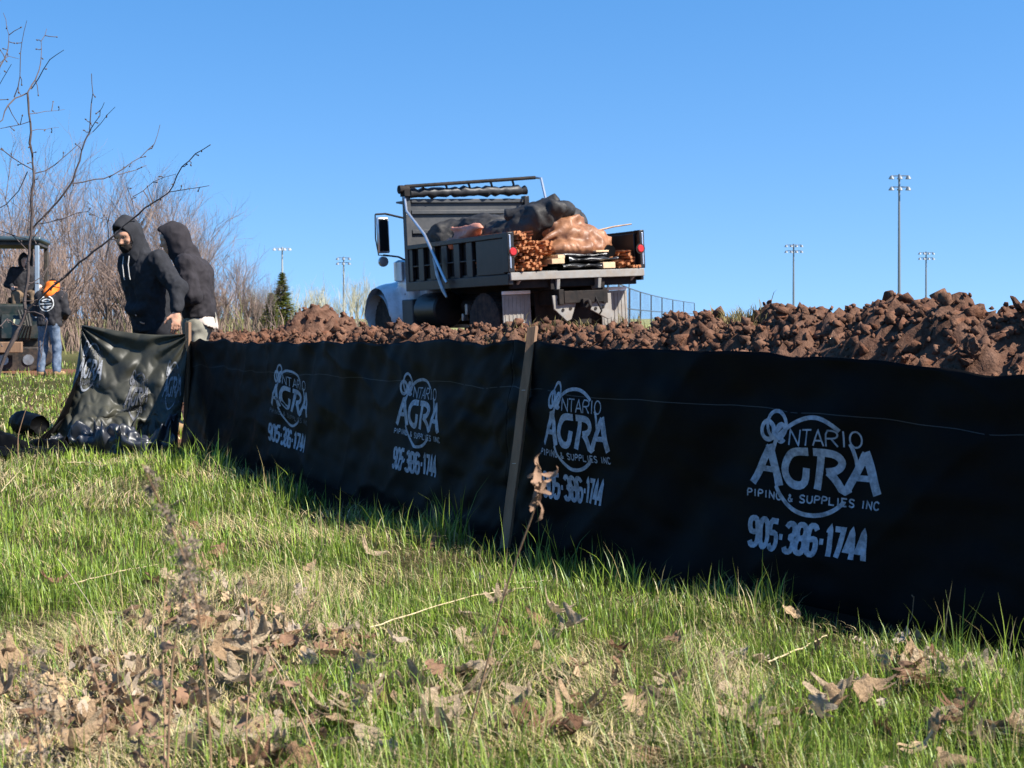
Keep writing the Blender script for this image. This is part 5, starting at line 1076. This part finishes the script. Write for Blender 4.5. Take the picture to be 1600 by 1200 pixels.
# ------------------------------------------------------------------ grass, thatch, leaves, dead weeds
def ground_at(px, py):
    d = F/(py-498)
    for _ in range(4):
        x = (px-800)/F*d; d = F*(EYE-gz(x, d))/(py-498)
    x = (px-800)/F*d; return np.array([x, d, gz(x, d)])
def thatch_mask(x, y):
    m = .45+.62*fbm(x*2.3+3, y*2.3, 11, 3)
    for cx, cy, r, a in ((-1.05, 4.1, .55, .8), (-.75, 4.9, .5, .5), (.35, 3.6, .35, .5), (-1.2, 3.3, .5, .6), (-2.2, 8.2, .6, .5)): m = m+a*np.exp(-((x-cx)**2+(y-cy)**2)/r**2)
    return np.clip(m, 0, 1)
def blades(n, rs, yr, hmin, hmax, wid, kind, keepfn=None, lay=False, xpad=1.0, densfn=None):
    u = rs.random(n); y = yr[0]*(yr[1]/yr[0])**u; hw = .385*y+xpad; x = rs.uniform(-1, 1, n)*hw
    k = np.ones(n, bool)
    if keepfn is not None: k &= keepfn(x, y)
    if densfn is not None: k &= rs.random(n) < densfn(x, y)
    x, y = x[k], y[k]; n = len(x); z = base_z(x, y)
    clump = .5+.85*np.clip(.5+.8*fbm(x*4, y*4, 5, 2), 0, 1.2); h = rs.uniform(hmin, hmax, n)*clump*rs.uniform(.6, 1.2, n); a = rs.uniform(0, 6.283, n)
    if lay: a = 6.283*noise(x*1.1, y*1.1, 44)+rs.normal(0, .7, n)
    if lay: lean = rs.uniform(1.2, 3.5, n); 
    else: lean = np.abs(rs.normal(0, 1.0, n))+.12
    dirx, diry = np.cos(a), np.sin(a); w = wid*rs.uniform(.6, 1.3, n)*np.clip(y/5, .9, 2.6); ws = np.stack([-diry, dirx, 0*a], 1)*w[:, None]
    tilt = np.arctan(lean); B = np.stack([x, y, z-.01], 1); P = [B]; ang = tilt*.25; cur = B.copy(); 
    if lay: cur[:, 2] += rs.uniform(.0, .05, n); P = [cur.copy()]
    for i in range(3):
        st = h/3; cur = cur+np.stack([np.sin(ang)*dirx*st, np.sin(ang)*diry*st, np.cos(ang)*st*(.35 if lay else 1)], 1); P.append(cur); ang = ang+tilt*.45
    V = np.stack([P[0]-ws, P[0]+ws, P[1]-ws*.9, P[1]+ws*.9, P[2]-ws*.6, P[2]+ws*.6, P[3]], 1).reshape(-1, 3)
    i = np.arange(n)[:, None]*7; Fc = np.concatenate([i+np.array([q]) for q in ([0, 1, 3], [0, 3, 2], [2, 3, 5], [2, 5, 4], [4, 5, 6])])
    if kind == 'green':
        t = rs.random((n, 1)); patch = np.clip(.5+.7*fbm(x*1.1, y*1.1, 15, 2), 0, 1)[:, None]
        c = np.array([[.065, .14, .012]])*(1-t)+np.array([[.27, .36, .042]])*t; c = c*(.8+.45*patch)*rs.uniform(.65, 1.2, (n, 1)); dry = rs.random((n, 1)) < .04+.16*thatch_mask(x, y)[:, None]; c = np.where(dry, np.array([[.36, .29, .13]])*rs.uniform(.7, 1.2, (n, 1)), c)
    else:
        c = np.array([[.46, .37, .20]])*rs.uniform(.3, 1.25, (n, 1))*(1+.12*rs.normal(size=(n, 3))*np.array([[.3, .5, 1]]))
    c = np.clip(c, .01, .9); cc = np.repeat(np.concatenate([c, np.ones((n, 1))], 1)[:, None, :], 7, 1)
    cc[:, 6, :3] = cc[:, 6, :3]*.7+np.array([.32, .30, .10])*.3; cc[:, 0:2, :3] *= np.array([1.0, .95, .9])
    return V, Fc, cc.reshape(-1, 4)
def lawn():
    rs = np.random.default_rng(8); near = lambda x, y: (fence_side(x, y) < -.27-.13*noise(x*2.5, y*2.5, 61)-.08*noise(x*7, y*7, 62)) & (y < 10.6)
    left = lambda x, y: (x < -2.6-.05*(y-10)) & (np.hypot((x+9.7)/1.35, (y-25.6)/1.1) > 1.25) & ~((fence_side(x, y) > .1) & (x > -2.7))
    G = mat('grass_blade', (1, 1, 1), .45, attr='Col', spec=.4, trans=.22); S_ = mat('straw_blade', (1, 1, 1), .8, attr='Col', spec=.15, trans=.15)
    def mk(name, parts, m, label, cat):
        V = np.concatenate([p[0] for p in parts]); o = np.cumsum([0]+[len(p[0]) for p in parts]); Fc = np.concatenate([p[1]+k for p, k in zip(parts, o)]); C = np.concatenate([p[2] for p in parts])
        me = mesh_np(name, V, Fc); me.color_attributes.new('Col', 'FLOAT_COLOR', 'POINT').data.foreach_set('color', C.astype(np.float32).ravel()); obj(name, me, m, None, True, kind='stuff', label=label, cat=cat, angle=180)
    dg = lambda x, y: 1-.62*sstep(.5, .95, thatch_mask(x, y)); dt = lambda x, y: .14+.80*sstep(.42, .95, thatch_mask(x, y))
    edge = lambda x, y: near(x, y) & (fence_side(x, y) > -.70)
    g = [blades(190000, rs, (2.4, 10.9), .045, .125, .0018, 'green', near, densfn=dg), blades(70000, rs, (3.3, 10.9), .10, .24, .0019, 'green', edge, densfn=lambda x, y: .75*np.clip(.3+fbm(x*2.5, y*2.5, 3, 2), .08, 1)), blades(42000, rs, (9.8, 30), .06, .15, .0022, 'green', left), blades(15000, rs, (2.5, 10), .12, .22, .0016, 'green', near, densfn=lambda x, y: np.clip(fbm(x*1.7, y*1.7, 33, 2), 0, 1))]
    mk('grass', g, G, 'fresh green grass growing on the camera side of the fence', 'grass')
    t = [blades(150000, rs, (2.4, 10.9), .06, .18, .0012, 'dry', near, lay=True, densfn=dt), blades(22000, rs, (9.8, 30), .08, .16, .002, 'dry', left, lay=True), blades(4000, rs, (2.5, 10), .08, .18, .0012, 'dry', near, densfn=dt)]
    mk('thatch', t, S_, 'matted dry straw lying among the green grass', 'dry grass')
lawn()

def leaf_mesh(seed, kind):
    rs = np.random.default_rng(seed); n = 34; t = np.linspace(0, 1, n); L = 1.0
    if kind == 'oak': w = (.10+.30*np.sin(math.pi*t**.8))*(1+.42*np.sin(t*2*math.pi*3.6+rs.uniform(0, 1)))
    elif kind == 'maple': w = (.05+.42*np.sin(math.pi*np.clip(t*1.02, 0, 1))**.7)*(1+.55*np.sin(t*2*math.pi*2.6+2.4))+.03*np.sin(t*60)
    else: w = .05+.24*np.sin(math.pi*t)**.8*(1+.08*np.sin(t*40))
    w = np.clip(w, .012, .6); w[-1] = .012; cols = np.array([-1, -.5, 0, .5, 1.]); P = np.zeros((n, 5, 3)); P[..., 0] = (t-.5)[:, None]+.10*np.abs(cols)[None, :]*np.sin(t*9)[:, None]*.4; P[..., 1] = w[:, None]*cols[None, :]
    c1, c2, tw = rs.uniform(-2.2, 2.8), rs.uniform(.5, 2.6), rs.uniform(-1.8, 1.8)
    P[..., 2] = c1*.35*(t-.5)[:, None]**2+c2*.55*P[..., 1]**2*(1 if rs.random() < .7 else -1)+.10*noise(P[..., 0]*5+seed, P[..., 1]*6, 3)+tw*.35*(t-.5)[:, None]*P[..., 1]
    mb = MB(); mb.grid(P); st = MB(); mb.tube([(-.5, 0, P[0, 2, 2]), (-.62, .01, P[0, 2, 2]+.02), (-.78, .03, P[0, 2, 2]+.05)], [.012, .010, .008], 4); return mb.mesh('fallen_leaf')
def leaves():
    tones = [((.46, .31, .18), 'tan'), ((.34, .20, .11), 'brown'), ((.52, .39, .25), 'pale buff'), ((.25, .13, .075), 'dark brown')]; V = []; k = 0
    for kind in ('oak', 'maple', 'lance'):
        for c, nm in tones:
            for v in range(2):
                me = leaf_mesh(50+k, kind); me.materials.append(mat('leaf_%s' % nm.replace(' ', '_'), c, .75, .3, 9, .02, 14, spec=.25, trans=.2)); shade(me, True, 60); V.append((me, '%s dead %s leaf lying in the grass' % (nm, {'oak': 'lobed oak', 'maple': 'pointed maple', 'lance': 'narrow'}[kind]))); k += 1
    rs = np.random.default_rng(77); S = []
    for px, py, n, sp in ((150, 1100, 13, 75), (260, 1130, 9, 40), (420, 1010, 13, 60), (520, 1020, 8, 40), (300, 930, 7, 40), (60, 1150, 14, 50), (320, 990, 8, 30), (360, 1180, 10, 50), (960, 1010, 6, 50), (1460, 1060, 13, 38), (1160, 1168, 7, 35), (830, 1160, 3, 20), (670, 1172, 9, 45), (1500, 1130, 6, 50), (180, 1165, 14, 80), (950, 1180, 6, 120), (1300, 1180, 6, 120), (500, 1180, 8, 80), (720, 1060, 5, 40), (590, 820, 3, 25), (860, 890, 4, 40), (1010, 900, 6, 40), (1550, 1180, 5, 30), (1360, 1120, 4, 30), (560, 1090, 7, 50), (1020, 1060, 4, 50)):
        for i in range(n): S.append((px+rs.normal()*sp, py+rs.normal()*sp*.45))
    for i in range(85): S.append((rs.uniform(0, 1600), rs.uniform(760, 1195)))
    for px, py in S:
        if not (-30 < px < 1640 and 640 < py < 1260): continue
        p = ground_at(px, py)
        if float(fence_side(np.array(p[0]), np.array(p[1]))) > -.42: continue
        vi = int(rs.integers(0, len(V))); vi = vi if (vi//2) % 4 < 3 or rs.random() < .3 else vi-2; me, lab = V[vi]; o = bpy.data.objects.new('fallen_leaf', me); COL.objects.link(o); s = rs.uniform(.065, .125); o.scale = (s, s*rs.uniform(.8, 1.1), s); o.location = (p[0], p[1], p[2]+rs.uniform(.022, .058)); o.rotation_euler = (rs.normal()*.5, rs.normal()*.45, rs.uniform(0, 6.28)); tag(o, lab.replace('lying in the grass', 'by the dark fence shadow' if float(fence_side(np.array(p[0]), np.array(p[1]))) > -.9 else 'in the leaf litter drift' if px < 330 and py > 1000 else 'around the low dead seed heads' if px < 620 and py > 880 else 'beside the tall dead weed' if 620 <= px < 950 else 'on the open grass'), 'leaf', 'dead leaves in the grass')
leaves()
def litter():
    rs = np.random.default_rng(31); LM = [leaf_mesh(200+i, ('oak', 'lance', 'maple')[i % 3]) for i in range(6)]; LV = []
    for me in LM: LV.append((np.array([v.co[:] for v in me.vertices]), [tuple(p.vertices) for p in me.polygons]))
    mbs = [MB(), MB(), MB()]
    for cx, cy, sx, sy, n in ((130, 1110, 110, 50, 90), (50, 1170, 60, 35, 40), (300, 1150, 90, 40, 45), (430, 1015, 70, 28, 30), (330, 960, 60, 25, 40), (600, 1120, 120, 50, 40), (1000, 1080, 300, 70, 40), (1450, 1070, 60, 30, 30)):
        for i in range(n):
            px, py = cx+rs.normal()*sx, cy+rs.normal()*sy
            if py < 660: continue
            p = ground_at(px, py)
            if float(fence_side(np.array(p[0]), np.array(p[1]))) > -.15: continue
            P0, F0 = LV[int(rs.integers(0, 6))]; e = rs.normal(size=3)*np.array([.9, .9, 9]); M = np.array(Matrix.Rotation(e[2], 3, 'Z') @ Matrix.Rotation(e[1], 3, 'Y') @ Matrix.Rotation(e[0], 3, 'X')); sc = rs.uniform(.025, .075); mbs[int(rs.integers(0, 3))].add((P0*sc)@M.T+np.array([p[0], p[1], p[2]+rs.uniform(.005, .06)]), F0)
    for b, (nm, c) in zip(mbs, (('litter_tan', (.42, .29, .17)), ('litter_brown', (.22, .125, .075)), ('litter_grey', (.38, .30, .22)))):
        b.build('leaf_litter', mat(nm, c, .8, .35, 12, .01, 20, spec=.2, trans=.15), None, True, angle=60, kind='stuff', label='crumbled %s leaf litter in the grass' % nm[7:], cat='leaf litter')
litter()
STALK = mat('dry_stalk', (.27, .165, .095), .8, .3, 20, .001, 80, spec=.2); STRAW = mat('pale_straw', (.46, .36, .21), .7, .2, 20, spec=.3); HUSK = mat('dry_weed_leaf', (.25, .155, .10), .85, .4, 20, .003, 60, spec=.15, trans=.15); FLUFF = mat('seed_fluff', (.24, .185, .135), .9, .35, 40, spec=.1, trans=.2)
def weed(label, P, d, r, tips=8, kind='leaf', span=(.80, 1.0), size=.03, seed=0):
    """dead plant: stalk through pixel path P at depths d"""
    rs = np.random.default_rng(900+seed); pts = np.array([at(x, y, q) for (x, y), q in zip(P, np.linspace(d[0], d[1], len(P)))]); g_ = gz(pts[0][0], pts[0][1])
    if pts[0][2] > g_: pts = np.vstack([[pts[0][0], pts[0][1], g_-.01], pts])
    e = empty('dead_weed', label, 'weed', tuple(pts[0])); I = Matrix.Translation(-Vector(pts[0])); s = np.concatenate([[0], np.cumsum(np.linalg.norm(np.diff(pts, axis=0), axis=1))]); t = np.linspace(0, s[-1], 24); C = np.stack([np.interp(t, s, pts[:, i]) for i in range(3)], 1)
    for _ in range(2): C[1:-1] = .25*C[:-2]+.5*C[1:-1]+.25*C[2:]
    b = MB(); b.tube(C, np.linspace(r, r*.5, 24)*(1+.12*rs.normal(size=24)), 6); o = b.build('stalk', STALK, e); o.matrix_parent_inverse = I
    if kind == 'leaf':
        for k in range(tips):
            f = rs.uniform(*span); i = f*23; p = C[int(i)]*(1-i % 1)+C[min(int(i)+1, 23)]*(i % 1); a = rs.normal(size=3); a[2] -= .5; a /= np.linalg.norm(a); L = size*rs.uniform(.6, 1.6); sd = np.cross(a, rs.normal(size=3)); sd /= np.linalg.norm(sd); up = np.cross(a, sd); G = np.zeros((9, 4, 3))
            for q in range(9):
                u = q/8; cu = 2.4*u*rs.uniform(.9, 1.1); c = p+L*(a*math.sin(cu)/1.6+up*(1-math.cos(cu))/1.6); w = L*.22*math.sin(math.pi*min(1, u*.9+.08))
                for v in range(4): G[q, v] = c+sd*w*(v-1.5)/1.5+up*w*.6*math.cos(v*1.4)+rs.normal(size=3)*L*.02
            b = MB(); b.grid(G); o = b.build('dry_leaf', HUSK, e, angle=180); o.matrix_parent_inverse = I
    else:
        b = MB()
        for k in range(tips*60):
            f = rs.uniform(*span); f = np.clip(span[0]+(span[1]-span[0])*(round((f-span[0])/(span[1]-span[0])*7)/7+rs.normal()*.035), 0, .985); i = f*23; p = C[int(i)]*(1-i % 1)+C[min(int(i)+1, 23)]*(i % 1)+np.array([math.sin(f*60), math.cos(f*47), 0])*size*.8; wid = size*(1.15-abs(2*(f-span[0])/(span[1]-span[0])-.9)*.8); p = p+rs.normal(size=3)*wid*.5; a = rs.normal(size=3); a /= np.linalg.norm(a); c = np.cross(a, rs.normal(size=3)); c /= np.linalg.norm(c); L = rs.uniform(.004, .011); b.add([p-c*L*.25, p+c*L*.25, p+a*L], [(0, 1, 2)])
        o = b.build('seed_head', FLUFF, e, False, kind='stuff'); o.matrix_parent_inverse = I
weed('tall dead weed with curled brown seed head standing before the wooden stake', [(722, 1185), (760, 1040), (790, 920), (815, 850), (840, 785), (852, 730), (838, 722)], (2.95, 2.75), .0030, 15, 'leaf', (.84, 1.0), .026, 1)
weed('drooping fluffy grey seed plume over bright grass near the fabric end', [(330, 1180), (318, 1000), (300, 900), (265, 815), (238, 760), (222, 725)], (2.2, 2.0), .0026, 9, 'fluff', (.62, .98), .013, 2)
weed('bushy grey dead seed head low in the grass among fallen leaves', [(262, 1190), (268, 1040), (285, 930), (300, 860), (280, 830)], (2.3, 2.2), .0026, 10, 'fluff', (.74, .98), .022, 3)
weed('coarse grey-brown dead plume rising from the leaf litter', [(70, 1240), (60, 1150), (50, 1080), (40, 1010)], (2.4, 2.4), .003, 16, 'fluff', (.3, .98), .034, 4)
weed('thin bare dead stalk with shrivelled leaves beside the leaf litter', [(150, 1215), (165, 1120), (140, 1020), (112, 960)], (2.6, 2.6), .0024, 12, 'leaf', (.2, .9), .022, 5)
weed('upright brown dead stalk hung with shrivelled leaves amid the leaf litter', [(256, 1230), (258, 1100), (252, 990), (262, 900)], (2.4, 2.5), .0024, 11, 'leaf', (.15, .8), .024, 6)
weed('slanting reddish dead stalk beside the clustered oak leaves', [(500, 1200), (470, 1120), (440, 1060), (415, 1010)], (2.8, 3.0), .003, 5, 'leaf', (.6, 1), .03, 7)
weed('short dead weed with drooping brown leaves at the edge of the leaf litter', [(385, 1130), (395, 1010), (385, 930)], (2.9, 3.0), .0022, 8, 'leaf', (.3, 1), .028, 8)
weed('low tangle of dead brown foliage by the corner of the leaf litter', [(225, 1230), (215, 1150), (235, 1090)], (2.5, 2.5), .003, 20, 'leaf', (.2, 1), .026, 9)
weed('bent dry stem standing in the fence shadow where the grass thickens', [(1405, 1000), (1425, 965), (1428, 932)], (4.5, 4.45), .0024, 1, 'leaf', (.9, 1), .01, 10)
weed('pair of thin dry stems standing in the dark slack fabric shadow', [(28, 680), (40, 640), (62, 600)], (9.6, 9.6), .004, 3, 'leaf', (.7, 1), .03, 11)
def straw(label, P, dz=.03, r=.0028):
    pts = []
    for i, (x, y) in enumerate(P):
        p = ground_at(x, y); p[2] += dz; pts.append(p*1.0)
    pts = np.array(pts); s = np.linspace(0, 1, 16); q = np.linspace(0, 1, len(pts)); C = np.stack([np.interp(s, q, pts[:, i]) for i in range(3)], 1); C[1:-1] = .25*C[:-2]+.5*C[1:-1]+.25*C[2:]; b = MB(); C[1:-1] += np.random.default_rng(int(P[0][0])).normal(size=(14, 3))*.0014; b.tube(C, np.linspace(r, r*.6, 16)*.62, 5); obj('straw', b.mesh('straw'), STRAW, None, label=label, cat='straw')
straw('long pale curved straw lying across the tall dead weed', [(578, 1006), (640, 985), (710, 962), (790, 944), (834, 940)], .05, .0042); straw('short pale straw lying level just above the long curved one', [(795, 928), (860, 924)], .04, .003); straw('pale straw slanting through the grass beside the leaf litter', [(110, 935), (180, 915), (246, 902)], .05, .0036)
straw('stiff pale straw leaning toward the dark slack fabric', [(2, 782), (28, 752), (56, 722)], .05, .006); straw('thin pale straw arching over bright grass below the fabric hem', [(105, 738), (135, 736), (160, 745)], .06, .004); straw('pale curved twig lying in grass at the fence shadow edge', [(1200, 1050), (1250, 1030), (1292, 1008)], .03, .005)
straw('long drooping straw among the oak leaf cluster', [(420, 1045), (450, 1090), (480, 1150), (500, 1190)], .05, .0035); straw('slim straw pointing down out of the leaf litter', [(90, 910), (140, 985), (178, 1075)], .09, .003)
# tufts of living grass caught on the soil bank
def sod(px, py, d, n, label, hh=.14, w=.22):
    rs = np.random.default_rng(int(px)); c = at(px, py, d); b = MB()
    for i in range(n):
        x, y = c[0]+rs.normal()*w, c[1]+rs.normal()*.12; z = float(soil_z(np.array(x), np.array(y)))+.02; a = rs.uniform(0, 6.28); h = hh*rs.uniform(.4, 1.2); dx = np.array([math.cos(a), math.sin(a), 0]); p = np.array([x, y, z]); s = np.array([-dx[1], dx[0], 0])*.003; b.add([p-s, p+s, p+dx*h*.3+np.array([0, 0, h*.7])+s*.7, p+dx*h*.3+np.array([0, 0, h*.7])-s*.7, p+dx*h*.8+np.array([0, 0, h])], [(0, 1, 2, 3), (3, 2, 4)])
    o = b.build('grass_tuft', mat('sod_grass', (.19, .155, .06), .7, .5, 8, spec=.2, trans=.3), None, True, label=label, cat='grass', kind='stuff')
sod(1155, 462, 7.8, 260, 'yellow-green tuft of grass on top of the soil bank', .07, .06); sod(900, 500, 9.3, 260, 'sparse green tufts on the soil bank below the truck tail', .07, .35); sod(1010, 505, 8.6, 140, 'few green tufts on the soil bank before the chain-link fence', .07, .15)
